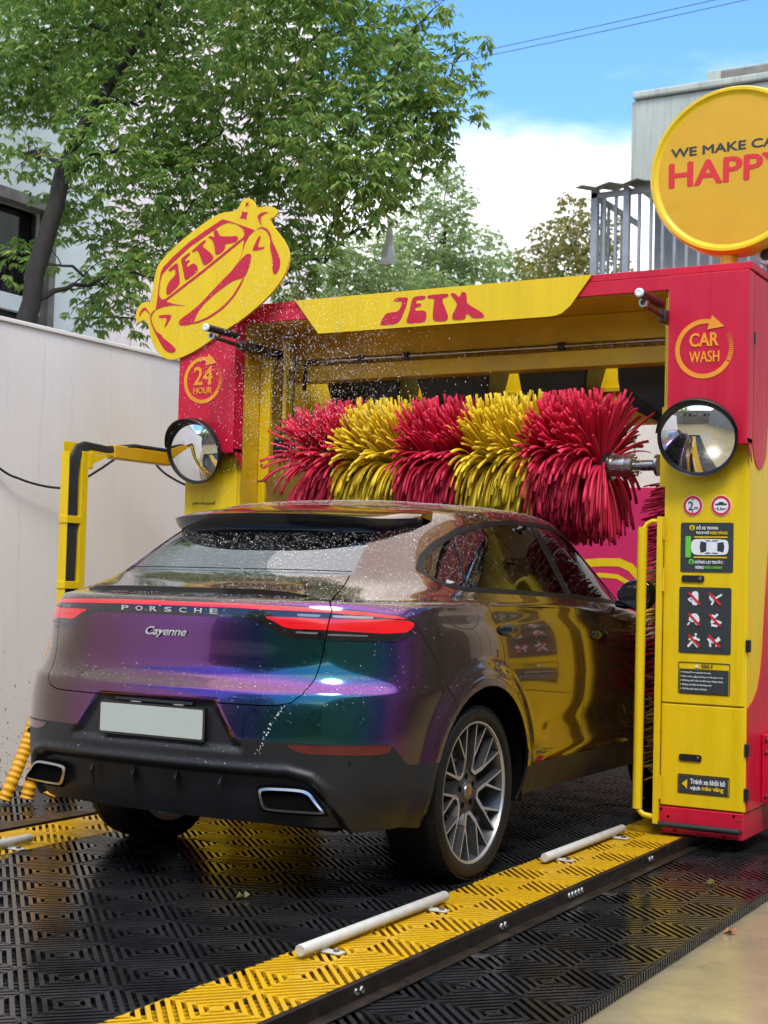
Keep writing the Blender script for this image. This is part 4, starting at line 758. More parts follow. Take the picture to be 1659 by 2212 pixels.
up = [
 [(0,-.90,1.212),(.28,-.893,1.212),(.52,-.86,1.210),(.69,-.775,1.207),(.77,-.685,1.204),(.86,-.49,1.200),(.905,-.24,1.198),(.922,.05,1.195),(.924,.5,1.186),(.918,1.1,1.176),(.908,1.8,1.155),(.89,2.4,1.115),(.83,2.95,1.04),(.66,3.3,.97),(.36,3.45,.945),(0,3.5,.94)],
 [(0,-.78,1.250),(.275,-.772,1.250),(.51,-.735,1.249),(.665,-.65,1.247),(.755,-.55,1.245),(.845,-.36,1.240),(.888,-.14,1.235),(.902,.10,1.228),(.906,.55,1.218),(.902,1.12,1.205),(.888,1.78,1.18),(.85,2.3,1.135),(.74,2.65,1.10),(.55,2.85,1.08),(.28,2.95,1.07),(0,2.98,1.068)],
 [(0,-.66,1.298),(.27,-.65,1.298),(.50,-.61,1.297),(.645,-.525,1.295),(.735,-.41,1.293),(.825,-.22,1.286),(.868,-.02,1.278),(.882,.2,1.270),(.886,.6,1.258),(.883,1.15,1.244),(.866,1.75,1.218),(.80,2.17,1.175),(.64,2.38,1.155),(.44,2.48,1.145),(.22,2.53,1.14),(0,2.54,1.14)],
 [(0,-.52,1.385),(.265,-.51,1.385),(.48,-.47,1.384),(.615,-.385,1.382),(.70,-.25,1.380),(.78,-.05,1.376),(.822,.14,1.372),(.836,.35,1.368),(.840,.70,1.362),(.837,1.18,1.352),(.815,1.65,1.335),(.735,2.0,1.31),(.58,2.15,1.295),(.39,2.24,1.287),(.195,2.28,1.283),(0,2.29,1.282)],
 [(0,-.37,1.475),(.26,-.36,1.475),(.46,-.32,1.475),(.585,-.23,1.475),(.665,-.08,1.475),(.735,.12,1.475),(.776,.30,1.475),(.790,.48,1.474),(.794,.80,1.470),(.790,1.2,1.462),(.765,1.56,1.45),(.68,1.82,1.435),(.535,1.93,1.425),(.36,2.0,1.42),(.18,2.04,1.417),(0,2.05,1.416)],
 [(0,-.20,1.560),(.25,-.19,1.560),(.44,-.15,1.560),(.555,-.07,1.559),(.63,.08,1.560),(.695,.26,1.566),(.732,.42,1.572),(.746,.58,1.576),(.750,.85,1.578),(.745,1.17,1.574),(.715,1.45,1.562),(.635,1.63,1.55),(.505,1.72,1.543),(.345,1.77,1.538),(.17,1.80,1.536),(0,1.81,1.535)],
 [(0,-.05,1.618),(.24,-.04,1.618),(.42,-.01,1.618),(.525,.06,1.617),(.595,.2,1.618),(.655,.36,1.622),(.688,.5,1.627),(.70,.63,1.630),(.704,.87,1.632),(.70,1.13,1.628),(.67,1.36,1.618),(.595,1.5,1.608),(.475,1.575,1.602),(.325,1.62,1.599),(.16,1.64,1.597),(0,1.65,1.596)],
 [(0,.10,1.652),(.20,.11,1.652),(.36,.135,1.652),(.45,.2,1.652),(.51,.31,1.652),(.56,.45,1.654),(.588,.57,1.657),(.60,.68,1.659),(.603,.88,1.660),(.60,1.09,1.656),(.575,1.27,1.648),(.51,1.38,1.64),(.41,1.44,1.635),(.28,1.475,1.632),(.14,1.49,1.631),(0,1.495,1.63)],
 [(0,.32,1.677),(.12,.33,1.677),(.21,.345,1.677),(.26,.39,1.676),(.29,.46,1.676),(.315,.55,1.676),(.33,.63,1.677),(.335,.72,1.678),(.336,.88,1.678),(.335,1.03,1.675),(.32,1.14,1.671),(.285,1.21,1.667),(.23,1.25,1.664),(.155,1.27,1.662),(.078,1.28,1.661),(0,1.285,1.661)],
]
rings += [insert_mid(r) for r in up]
rings.append([(0.0, yv, zv) for yv, zv in zip(np.linspace(.50, 1.12, 17), np.interp(np.linspace(.50, 1.12, 17), [.5, .85, 1.12], [1.684, 1.686, 1.672]))])
DAT = np.array(rings, float)      # rows, cols, 3
def bs(t): return np.array([(1-t)**3, 3*t**3-6*t**2+4, -3*t**3+3*t**2+3*t+1, t**3])/6.0
def pad(Cp):
    m = Cp*np.array([-1, 1, 1])
    c = np.concatenate([m[:, 1:2], Cp, m[:, -2:-1]], 1)           # mirror across the centre plane
    top = np.concatenate([2*c[:1]-c[1:2], c, 2*c[-1:]-c[-2:-1]], 0); return top
def evalg(Cp, nr, nc):
    P = pad(Cp); rows, cols = Cp.shape[:2]
    v = np.linspace(0, rows-1, (rows-1)*nr+1); u = np.linspace(0, cols-1, (cols-1)*nc+1)
    iv = np.minimum(v.astype(int), rows-2); iu = np.minimum(u.astype(int), cols-2)
    BV = bs(v-iv); BU = bs(u-iu)
    tmp = sum(BV[k][:, None, None]*P[iv+k] for k in range(4)); return sum(BU[k][None, :, None]*tmp[:, iu+k] for k in range(4))
CP = DAT.copy()
for _ in range(3): CP += 0.55*(DAT-evalg(CP, 1, 1))
CP[:, 0, 0] = 0; CP[:, -1, 0] = 0; CP[-1, :, 0] = 0
NRW, NCL = 13, 22
GV = evalg(CP, NRW, NCL)
rows_, cols_ = GV.shape[:2]
GV[:, 0, 0] = 0; GV[:, -1, 0] = 0; GV[-1, :, 0] = 0
# arc length round the car at lamp and bumper height
def arcl(r): d = np.linalg.norm(np.diff(GV[r], axis=0), axis=1); return np.concatenate([[0], np.cumsum(d)])
SL = arcl(int(11.5*NRW)); SB = arcl(int(4*NRW))
def sstep(a, b, x): t = np.clip((x-a)/(b-a), 0, 1); return t*t*(3-2*t)
def sdpoly(px, py, poly):
    P = np.array(poly, float); d = np.full(px.shape, 1e9); s = np.ones(px.shape)
    for i in range(len(P)):
        a, b = P[i], P[(i+1) % len(P)]; e = b-a; wx, wy = px-a[0], py-a[1]
        t = np.clip((wx*e[0]+wy*e[1])/(e@e), 0, 1); d = np.minimum(d, (wx-e[0]*t)**2+(wy-e[1]*t)**2)
        c1 = py >= a[1]; c2 = py < b[1]; c3 = e[0]*wy > e[1]*wx
        s = np.where((c1 & c2 & c3) | (~c1 & ~c2 & ~c3), -s, s)
    return s*np.sqrt(d)
def rnd(poly, r, px, py):   # rounded-corner signed distance
    return sdpoly(px, py, poly)-r
def nrm(Gd):
    du = np.gradient(Gd, axis=1); dv = np.gradient(Gd, axis=0); du[:, 0, 1:] = 0; du[:, -1, 1:] = 0
    n = np.cross(du, dv); n[-1] = (0, 0, 1); n /= np.linalg.norm(n, axis=2)[:, :, None]+1e-12
    n[:, 0, 0] = 0; n /= np.linalg.norm(n, axis=2)[:, :, None]+1e-12
    return n
NR0 = nrm(GV)
X, Y, Z = GV[..., 0], GV[..., 1], GV[..., 2]
sb2 = np.broadcast_to(SB[None, :], X.shape); sl2 = np.broadcast_to(SL[None, :], X.shape)
# sculpting
disp = np.zeros_like(X)
RA, AZ = 0.468, 0.375
for ya in (0.0, 2.895):
    dd = np.hypot(Y-ya, Z-AZ); side = sstep(0.72, 0.86, X)
    disp += side*(0.020*sstep(0.60, 0.515, dd)+0.006*sstep(0.52, 0.50, dd))
# plate recess and lower valance recess
trap = [(-1, .80), (.300, .80), (.400, .655), (.44, .63), (.44, .60), (-1, .60)]
sd_t = sdpoly(X, Z, trap); rear = (Y < -.55)
disp -= np.where(rear, 0.020*sstep(0.008, -0.03, sd_t)*sstep(0.57, 0.62, Z), 0)
val = [(-1, .525), (.62, .525), (.70, .505), (.76, .44), (.80, .36), (.83, .2), (-1, .2)]
sd_v = sdpoly(X, Z, val)
disp -= np.where(rear, 0.038*sstep(0.004, -0.022, sd_v), 0)
disp += np.where(rear, 0.012*np.exp(-((sd_v-0.018)/0.016)**2)*sstep(0.44, 0.5, Z), 0)   # lip above the valance
# door lower crease
disp -= 0.012*np.exp(-((Z-.60)/.07)**2)*sstep(0.55, 0.8, Y)*sstep(2.4, 2.1, Y)
disp += 0.010*np.exp(-((Z-.50)/.05)**2)*sstep(0.5, 0.7, Y)*sstep(2.5, 2.3, Y)
GV = GV+NR0*disp[..., None]; GV[:, 0, 0] = 0; GV[:, -1, 0] = 0
NR = nrm(GV)
class Surf:
    def __init__(s, V, N, A, F): s.V, s.N, s.A, s.F = V, N, A, F
idx = np.arange(rows_*cols_).reshape(rows_, cols_)
q0, q1, q2, q3 = idx[:-1, :-1].ravel(), idx[:-1, 1:].ravel(), idx[1:, 1:].ravel(), idx[1:, :-1].ravel()
S0 = Surf(GV.reshape(-1, 3), NR.reshape(-1, 3), np.stack([sb2, sl2], 2).reshape(-1, 2), np.vstack([np.stack([q0, q1, q2], 1), np.stack([q0, q2, q3], 1)]))
def prune(S):
    u, inv = np.unique(S.F, return_inverse=True); return Surf(S.V[u], S.N[u], S.A[u], inv.reshape(-1, 3))
def split(S, f):
    """returns (inside f<0, outside f>0)"""
    f = np.where(np.abs(f) < 1e-6, 1e-6, f); pos = f > 0; F = S.F; cnt = pos[F].sum(1)
    neg_f, pos_f = [F[cnt == 0]], [F[cnt == 3]]; V, Nn, A = [S.V], [S.N], [S.A]; n0 = len(S.V)
    mix_ = np.where((cnt == 1) | (cnt == 2))[0]
    if len(mix_):
        Fm = F[mix_]; odd = np.where((cnt[mix_] == 1)[:, None], pos[Fm], ~pos[Fm]); k = odd.argmax(1); r = np.arange(len(Fm))
        a, b, c = Fm[r, k], Fm[r, (k+1) % 3], Fm[r, (k+2) % 3]
        E = np.vstack([np.stack([a, b], 1), np.stack([a, c], 1)]); Es = np.sort(E, 1)
        ue, inv = np.unique(Es[:, 0].astype(np.int64)*10**7+Es[:, 1], return_inverse=True)
        i0, i1 = ue//10**7, ue % 10**7; t = (f[i0]/(f[i0]-f[i1]))[:, None]
        V.append(S.V[i0]*(1-t)+S.V[i1]*t); nn = S.N[i0]*(1-t)+S.N[i1]*t; Nn.append(nn/np.linalg.norm(nn, axis=1)[:, None]); A.append(S.A[i0]*(1-t)+S.A[i1]*t)
        ab, ac = n0+inv[:len(Fm)], n0+inv[len(Fm):]
        o1 = np.stack([a, ab, ac], 1); o2 = np.vstack([np.stack([ab, b, c], 1), np.stack([ab, c, ac], 1)]); is1 = cnt[mix_] == 1
        pos_f += [o1[is1]]; neg_f += [o1[~is1]]; d2 = np.concatenate([is1, is1]); neg_f += [o2[d2]]; pos_f += [o2[~d2]]
    V, Nn, A = np.vstack(V), np.vstack(Nn), np.vstack(A)
    mk = lambda L: prune(Surf(V, Nn, A, np.vstack(L)))
    return mk(neg_f), mk(pos_f)
def solid(S, off=0.0, flange=0.012, mirror=False, both=False):
    """panel with turned-in edges -> V, F, N ; both = mirrored half joined on the centre plane"""
    V = S.V+S.N*off; Nn = S.N.copy(); F = S.F
    if off: V[np.abs(S.V[:, 0]) < 1e-6, 0] = 0
    E = np.vstack([F[:, [0, 1]], F[:, [1, 2]], F[:, [2, 0]]]); key = np.sort(E, 1); u, first, c = np.unique(key[:, 0].astype(np.int64)*10**7+key[:, 1], return_index=True, return_counts=True)
    be = E[first[c == 1]]; be = be[~((np.abs(V[be[:, 0], 0]) < 1e-5) & (np.abs(V[be[:, 1], 0]) < 1e-5))]
    if flange and len(be):
        k = len(V); a, b = be[:, 0], be[:, 1]; m = len(be)
        en = np.cross(V[b]-V[a], Nn[a]); en /= np.linalg.norm(en, axis=1)[:, None]+1e-12
        V = np.vstack([V, V[a], V[b], V[b]-Nn[b]*flange, V[a]-Nn[a]*flange]); Nn = np.vstack([Nn, en, en, en, en])
        r = np.arange(m); F = np.vstack([F, np.stack([k+r, k+3*m+r, k+2*m+r], 1), np.stack([k+r, k+2*m+r, k+m+r], 1)])
    if both:
        k = len(V); V2 = V*[-1, 1, 1]; N2 = Nn*[-1, 1, 1]; F2 = F[:, ::-1]+k; return np.vstack([V, V2]), np.vstack([F, F2]), np.vstack([Nn, N2])
    if mirror: return V*[-1, 1, 1], F[:, ::-1], Nn*[-1, 1, 1]
    return V, F, Nn
car = thing('parked_car', 'dark purple green colour-shift coupe SUV wet inside the car wash', 'car', (0, 1.3, 0))
def panel(name, S, mat, parent=car, **k):
    V, F, Nn = solid(S, **k); return npmesh(name, V, F, mat, parent, smooth=True, normals=Nn)
def pair(name, S, mat, parents=(car, car), **k):
    return panel(name, S, mat, parents[0], **k), panel(name, S, mat, parents[1], mirror=True, **k)
# ---- fields
def fld(S): return S.V[:, 0], S.V[:, 1], S.V[:, 2], S.A[:, 0], S.A[:, 1]
def cut(S, fn): return split(S, fn(*fld(S)))
BIG = 9.0
# wheel arches and the open bottom
for ya in (0.0, 2.895):
    _, S0 = cut(S0, lambda x, y, z, sb, sl: np.where(x > 0.5, np.hypot(y-ya, z-AZ)-RA, BIG))
# inner dark liner just under the panels
# side glass
DLO = [(-.222, 1.336), (-.19, 1.300), (-.12, 1.276), (0, 1.262), (.5, 1.252), (1.15, 1.236), (1.75, 1.208), (1.98, 1.198), (1.94, 1.25), (1.82, 1.345), (1.65, 1.445), (1.48, 1.530), (1.30, 1.575), (1.05, 1.588), (.75, 1.586), (.47, 1.566), (.20, 1.517), (.0, 1.452), (-.14, 1.392)]
fDLO = lambda x, y, z, sb, sl: np.where((x > .5) & (z > 1.0), sdpoly(y, z, DLO), BIG)
inD, S1 = cut(S0, lambda *a: fDLO(*a)-0.014)
glassS, trimS = cut(inD, lambda *a: fDLO(*a)+0.008)
# rear window
RW = [(-1, 1.296), (.44, 1.296), (.592, 1.304), (.605, 1.316), (.545, 1.470), (.515, 1.535), (.48, 1.556), (-1, 1.565)]
fRW = lambda x, y, z, sb, sl: np.where((y < .3) & (z > 1.2), sdpoly(x, z, RW), BIG)
rearglass, S1 = cut(S1, fRW)
# tail lamp band
LAMP = [(-1, 1.186), (.3, 1.184), (.55, 1.179), (.72, 1.172), (.86, 1.163), (1.0, 1.150), (1.10, 1.134), (1.125, 1.120), (1.115, 1.098), (1.065, 1.064), (.97, 1.052), (.85, 1.050), (.60, 1.053), (.545, 1.066), (.50, 1.088), (.46, 1.110), (.42, 1.122), (.36, 1.128), (-1, 1.130)]
fL = lambda x, y, z, sb, sl: np.where((y < .2) & (z > .9) & (z < 1.3), rnd(LAMP, 0.0, sl, z), BIG)
lampS, S1 = cut(S1, lambda *a: fL(*a)-0.003)
# tailgate outline
HG = [(-1, .790), (.50, .786), (.575, .789), (.625, .803), (.662, .838), (.682, .90), (.694, .98), (.700, 1.06), (.708, 1.165), (.690, 1.196), (.660, 1.225), (.632, 1.262), (.602, 1.308), (.545, 1.47), (.515, 1.54), (.47, 1.60), (-1, 1.61)]
fH = lambda x, y, z, sb, sl: np.where((y < .3) & (z > .6), sdpoly(x, z, HG), BIG)
GAP = 0.0045
hatchS, rest = cut(S1, lambda *a: fH(*a)+GAP); _, rest = cut(rest, lambda *a: fH(*a))
hatchS, _ = cut(hatchS, lambda x, y, z, sb, sl: z-1.50)   # the tailgate above the glass belongs to the spoiler
lampIn, lampR = cut(lampS, lambda *a: fH(*a)+GAP); _, lampOut = cut(lampR, lambda *a: fH(*a))
# lower black cladding
CL = [(-1, .80), (.298, .80), (.305, .783), (.355, .70), (.385, .660), (.40, .654), (.60, .652), (1.02, .648), (1.06, .640), (1.10, .605), (1.14, .566), (1.18, .555), (1.55, .550), (1.6, .2), (-1, .1)]
fC = lambda x, y, z, sb, sl: np.where(y < -.2, sdpoly(sb, z, CL), np.where(y < 3.3, z-0.448, z-.5))
cladS, rest = cut(rest, lambda *a: fC(*a)); 
# reflectors in the bumper
RF = [(.615, .643), (.66, .620), (.72, .610), (.98, .606), (1.035, .612), (1.055, .630), (1.05, .641), (.95, .644)]
fR = lambda x, y, z, sb, sl: np.where((y < -.3) & (z < .8) & (z > .5), sdpoly(sb, z, RF), BIG)
reflS, cladS = cut(cladS, fR)
valS, cladS = cut(cladS, lambda x, y, z, sb, sl: np.where((y < -.5), sdpoly(x, z, val), BIG))
# bumper cover versus rear wing: seam from the lamp tip down to the arch
seam = [(1.118, 1.112), (1.19, 1.02), (1.27, .93), (1.36, .80), (1.36, .3), (-1, .3), (-1, 1.0), (.2, 1.0), (.60, 1.045), (1.0, 1.045), (1.06, 1.06)]
bump, rest = cut(rest, lambda x, y, z, sb, sl: np.where((y < -.12) & (z < 1.11), sdpoly(sl, z, seam)+.0012, BIG)); _, rest = cut(rest, lambda x, y, z, sb, sl: np.where((y < -.12) & (z < 1.11), sdpoly(sl, z, seam)-.0012, BIG))
# doors: rear door and front door outlines in side view
RD = [(-.04, 1.30), (.015, 1.245), (.10, 1.175), (.17, 1.08), (.20, .99), (.205, .90), (.26, .82), (.36, .72), (.43, .62), (.50, .50), (.53, .452), (1.19, .452), (1.17, .8), (1.13, 1.1), (1.10, 1.30)]
FD = [(1.19, .452), (2.42, .452), (2.40, .75), (2.34, 1.02), (2.22, 1.22), (2.15, 1.30), (1.10, 1.30), (1.13, 1.1), (1.17, .8)]
def door_cut(S, poly):
    f = lambda x, y, z, sb, sl: np.where((x > .6) & (z < 1.29), sdpoly(y, z, poly), BIG)
    d, S = cut(S, lambda *a: f(*a)+.002); _, S = cut(S, lambda *a: f(*a)-.002); return d, S
rdoor, rest = door_cut(rest, RD); fdoor, rest = door_cut(rest, FD)
# fuel flap
FL = [(-.345, 1.205), (-.325, 1.155), (-.275, 1.108), (-.19, 1.092), (-.10, 1.090), (-.045, 1.108), (-.015, 1.15), (-.025, 1.20), (-.06, 1.228), (-.30, 1.230)]
fF = lambda x, y, z, sb, sl: np.where(x > .7, sdpoly(y, z, FL), BIG)
flap, restR = cut(rest, lambda *a: fF(*a)+.0012); _, restR = cut(restR, lambda *a: fF(*a)-.0012)
# roof, split from the wings along the gutter (only a hairline)
# ---- build panels
wr = panel('body_side', restR, 'paint', flange=0.014); wl = panel('body_side', rest, 'paint', mirror=True, flange=0.014)
panel('fuel_flap', flap, 'paint', wr, flange=0.01)
gate = panel('tailgate', hatchS, 'paint', both=True, flange=0.018)
bmp = panel('rear_bumper', bump, 'paint', both=True, flange=0.012)
cl_r = panel('lower_cladding', cladS, 'cladding', both=True, flange=0.014)
vz = panel('rear_valance', valS, 'cladding', both=True, flange=0.02)
pair('reflector', reflS, 'reflector', off=0.002, flange=0.008)
rg = panel('rear_window', rearglass, 'glass_rear', gate, both=True, off=-0.004, flange=0)
dr, dl = pair('rear_door', rdoor, 'paint', flange=0.014); fr_, fl_ = pair('front_door', fdoor, 'paint', flange=0.014)
pair('window_trim', trimS, 'trim_matt', off=0.0015, flange=0.008)
# side glazing: quarter light, rear door glass, front door glass, with black pillars between
qline = lambda x, y, z, sb, sl: y-(0.005+(z-1.258)*0.66)
qg, g2 = cut(glassS, lambda *a: qline(*a)+.006); qp, g2 = cut(g2, lambda *a: qline(*a)-.006)
rgx, g3 = cut(g2, lambda x, y, z, sb, sl: y-(1.10-(z-1.25)*.42)); bp, g3 = cut(g3, lambda x, y, z, sb, sl: y-(1.19-(z-1.25)*.42))
fgx, ap = cut(g3, lambda x, y, z, sb, sl: y-(1.86))
for S_, nm, mt, o in ((qg, 'quarter_light', 'glass_dark', -.003), (qp, 'pillar', 'trim_matt', 0.0), (bp, 'pillar', 'trim_matt', -.001), (ap, 'mirror_triangle', 'trim_black', -.001)):
    pair(nm, S_, mt, off=o, flange=0)
pair('door_glass', rgx, 'glass_dark', (dr, dl), off=-.003, flange=0); pair('door_glass', fgx, 'glass_tint', (fr_, fl_), off=-.003, flange=0)
# lamps
lo = pair('tail_lamp', lampOut, 'lamp_dark', off=0.0005, flange=0.012); li = panel('lamp_band', lampIn, 'lamp_dark', gate, both=True, off=0.0005, flange=0.012)
def lamp_el(poly, mat, name):
    f = lambda x, y, z, sb, sl: np.where((y < .2) & (z > .9) & (z < 1.3), sdpoly(sl, z, poly), BIG)
    a, _ = cut(lampIn, f); b_, _ = cut(lampOut, f)
    if len(a.F):
        if a.V[:, 0].min() > .01:
            panel(name, a, mat, li, off=0.0018, flange=0.0016); panel(name, a, mat, li, mirror=True, off=0.0018, flange=0.0016)
        else: panel(name, a, mat, li, both=True, off=0.0018, flange=0.0016)
    if len(b_.F): panel(name, b_, mat, lo[0], off=0.0018, flange=0.0016); panel(name, b_, mat, lo[1], mirror=True, off=0.0018, flange=0.0016)
lamp_el([(-1, 1.1835), (.3, 1.1815), (.55, 1.1765), (.72, 1.1695), (.86, 1.1605), (1.0, 1.1475), (1.07, 1.137), (1.0, 1.137), (.86, 1.1480), (.72, 1.1565), (.55, 1.1605), (.3, 1.1645), (-1, 1.1655)], 'lamp_glow', 'light_strip')
lamp_el([(.455, 1.134), (.50, 1.118), (.545, 1.096), (.58, 1.089), (.70, 1.088), (.95, 1.078), (1.055, 1.082), (1.092, 1.100), (1.100, 1.118), (1.07, 1.128), (.98, 1.133), (.80, 1.132), (.70, 1.132), (.60, 1.134)], 'lamp_lit', 'light_block')
for za, zb, xa, xb in ((1.139, 1.149, .60, .685), (1.072, 1.080, .60, .685), (1.136, 1.146, .74, .90), (1.066, 1.073, .73, .88)):
    lamp_el([(xa, za), (xb, za-.002), (xb+.004, zb-.002), (xa-.01, zb)], 'badge_dark', 'light_frame')
for i in range(6):
    z = 1.0905+i*0.0065; lamp_el([(.50+.02*(5-i)*.6, z), (1.05, z-.004), (1.05, z-.0022), (.50+.02*(5-i)*.6, z+.0018)], 'reflector', 'light_rib') if i in (1, 3, 5) else None
# dark liner below all gaps, and a closed under-body
lin = Surf(GV.reshape(-1, 3)[::1], NR.reshape(-1, 3), S0.A[:0], None) if False else None
GC = GV[::4, ::4]; NC = NR[::4, ::4]; ic = np.arange(GC.shape[0]*GC.shape[1]).reshape(GC.shape[:2])
fq = np.stack([ic[:-1, :-1].ravel(), ic[:-1, 1:].ravel(), ic[1:, 1:].ravel(), ic[1:, :-1].ravel()], 1); cen = GC.reshape(-1, 3)[fq].mean(1)
isgl = ((cen[:, 2] > 1.19) & (sdpoly(cen[:, 1], cen[:, 2], DLO) < .03) & (cen[:, 0] > .5)) | ((sdpoly(cen[:, 0], cen[:, 2], RW) < .03) & (cen[:, 1] < .3)) | ((cen[:, 1] > 1.4) & (cen[:, 2] > 1.15) & (cen[:, 2] < 1.6))
arch_ = (np.hypot(cen[:, 1], cen[:, 2]-AZ) < RA+.02) | (np.hypot(cen[:, 1]-2.895, cen[:, 2]-AZ) < RA+.02)
keep = fq[~isgl & ~((cen[:, 0] > .5) & arch_)]
lv = (GC-NC*0.016).reshape(-1, 3); lv2 = lv*[-1, 1, 1]; k_ = len(lv)
npmesh('inner_shell', np.vstack([lv, lv2]), np.vstack([keep, keep[:, ::-1]+k_]), 'under', car)
ub = B().box(-.66, .66, -.70, 3.3, .27, .36); ub.box(-.62, .62, -.30, .30, .30, .95); ub.box(-.60, .60, 2.5, 3.3, .30, .95); ub.box(-.8, .8, .5, 2.4, .3, .5)
ub.obj('under_body', 'under', car)
# wheel-arch liners
for s in (1, -1):
    for ya in (0.0, 2.895):
        b = B(); V = []; m = 28
        for i in range(m+1):
            a = math.pi*i/m*1.12-0.19; V += [(s*.955, ya+(RA+.004)*math.cos(a), AZ+(RA+.004)*math.sin(a)), (s*.60, ya+(RA+.004)*math.cos(a), AZ+(RA+.004)*math.sin(a))]
        b.add(V, [(2*i, 2*i+1, 2*i+3, 2*i+2) for i in range(m)]); b.obj('arch_liner', 'under', car, fix=False)
        b = B(); V = [(s*.60, ya, AZ)]+[(s*.60, ya+(RA+.004)*math.cos(math.pi*i/m*1.12-.19), AZ+(RA+.004)*math.sin(math.pi*i/m*1.12-.19)) for i in range(m+1)]
        b.add(V, [(0, i, i+1) for i in range(1, m+1)]); b.obj('arch_liner', 'under', car, fix=False)
# windscreen
wS, _ = cut(S0, lambda x, y, z, sb, sl: np.where((y > 1.3) & (z > 1.1), np.maximum(sdpoly(x, z, [(-1, 1.16), (.60, 1.17), (.72, 1.22), (.70, 1.35), (.60, 1.50), (.52, 1.57), (-1, 1.585)]), -(y-1.45)), BIG))
panel('windscreen', wS, 'glass_tint', both=True, off=0.003, flange=0)
# spoiler over the rear window
def spoiler():
    secs = []
    for i in range(33):
        u = -1+2*i/32; au = abs(u); x = .64*u; e = max(0.0, 1-au**9)
        yt = -.39+.20*au**3; zt = 1.582-.026*au**2          # trailing edge
        yf = .03+.09*au**2; zf = 1.640-.03*au**2               # blends with the roof
        yt += (yf-yt)*au**18*.55; zt += (zf-zt)*au**18*.4
        th = .060*e+.010
        P_ = [(yf, zf), ((yf*.6+yt*.4), (zf*.62+zt*.38)+.004), (yf*.25+yt*.75, zf*.24+zt*.76+.006), (yt+.02, zt+.003), (yt, zt-.004), (yt+.006, zt-.018), (yt+.022, zt-th*.75), (yt+.06, zt-th*1.25), (yt+.13, zt-th*1.35), (yf-.02, zf-.09)]
        secs.append([(x, a, c) for a, c in P_])
    return secs
secs = spoiler(); n_ = len(secs[0]); b = B(); V = [p for s_ in secs for p in s_]
Ft = [(i*n_+j, (i+1)*n_+j, (i+1)*n_+j+1, i*n_+j+1) for i in range(len(secs)-1) for j in range(0, 4)]; Fb = [(i*n_+j, (i+1)*n_+j, (i+1)*n_+j+1, i*n_+j+1) for i in range(len(secs)-1) for j in range(4, n_-1)]
sp_t = B().add(V, Ft+[tuple(range(n_)), tuple(range((len(secs)-1)*n_, len(secs)*n_))]).obj('roof_spoiler', 'paint', car, True)
su = B().add(V, Fb).obj('spoiler_underside', 'trim_black', sp_t, True, fix=False)
# third brake lamp, gurney lip on the tailgate
B().box(-.22, .22, -.3685, -.355, 1.5585, 1.5665, 0.002).obj('brake_light', 'reflector', sp_t)
lipv = []
pts_l = []
for i in range(41):
    u = -1+2*i/40; x = .575*u; r_i = 14.55
    pts_l.append(x)
row = GV[int(14.35*NRW)]
yy_ = np.interp(np.abs(pts_l), row[:200, 0], row[:200, 1]); zz_ = np.interp(np.abs(pts_l), row[:200, 0], row[:200, 2])
b = B(); V = []
for x, y, z in zip(pts_l, yy_, zz_):
    h = .017*(1-abs(x/.575)**6)+.0015; V += [(x, y-.012, z-.004), (x, y-.014, z+h), (x, y-.006, z+h+.001), (x, y+.012, z-.002)]
b.add(V, [(4*i+j, 4*i+4+j, 4*i+4+(j+1) % 4, 4*i+(j+1) % 4) for i in range(40) for j in range(4)]); b.obj('tailgate_lip', 'trim_black', gate, True)
# wiper-less glass edge line and heater line
b = B(); r_h = GV[int(16.35*NRW)]
for x0 in np.linspace(-.58, .57, 40):
    q = [(x0+dx, float(np.interp(abs(x0+dx), r_h[:200, 0], r_h[:200, 1])), float(np.interp(abs(x0+dx), r_h[:200, 0], r_h[:200, 2]))) for dx in (0, .03)]
    b.add([(x, y-.001, z+.001+o) for x, y, z in q for o in (0, .0035)], [(0, 2, 3, 1)])
b.obj('glass_seam', 'under', rg, fix=False)
# roof panel hairlines
# lettering on the band and the script below it
def surf_y(x, z, row_lo=0): # rear surface depth at (x,z)
    sub = GV[:int(14*NRW), :int(4*NCL)].reshape(-1, 3); d = (sub[:, 0]-abs(x))**2+(sub[:, 2]-z)**2; return float(sub[d.argmin(), 1])
lt = 'PORSCHE'; xs = np.linspace(-.235, .225, 7)
for ch, x in zip(lt, xs):
    o = text('band_letter', ch, x-.0185, x+.0185, 1.138, 1.158, surf_y(x, 1.15)-.004, 'badge', li, bold=0.012, depth=.0015)
sc_ = text('script_badge', 'Cayenne', -.105, .105, 1.032, 1.076, surf_y(0, 1.05)-.006, 'badge', gate, bold=0.008, shear=.35, depth=.003)
# number plate
pt = B().plate(rrect(-.272, .272, .632, .766, .010), -1.070, -1.052).obj('plate_frame', 'trim_black', car)
B().plate(rrect(-.262, .262, .641, .757, .006), -1.0735, -1.069).obj('number_plate', 'plate', pt)
b = B().box(-.20, .20, -1.058, -1.02, .770, .784, .003).obj('plate_lamp_housing', 'trim_black', car)
for x in (-.09, .13): B().box(x-.025, x+.025, -1.0595, -1.03, .768, .7705).obj('plate_lamp', 'badge', b)
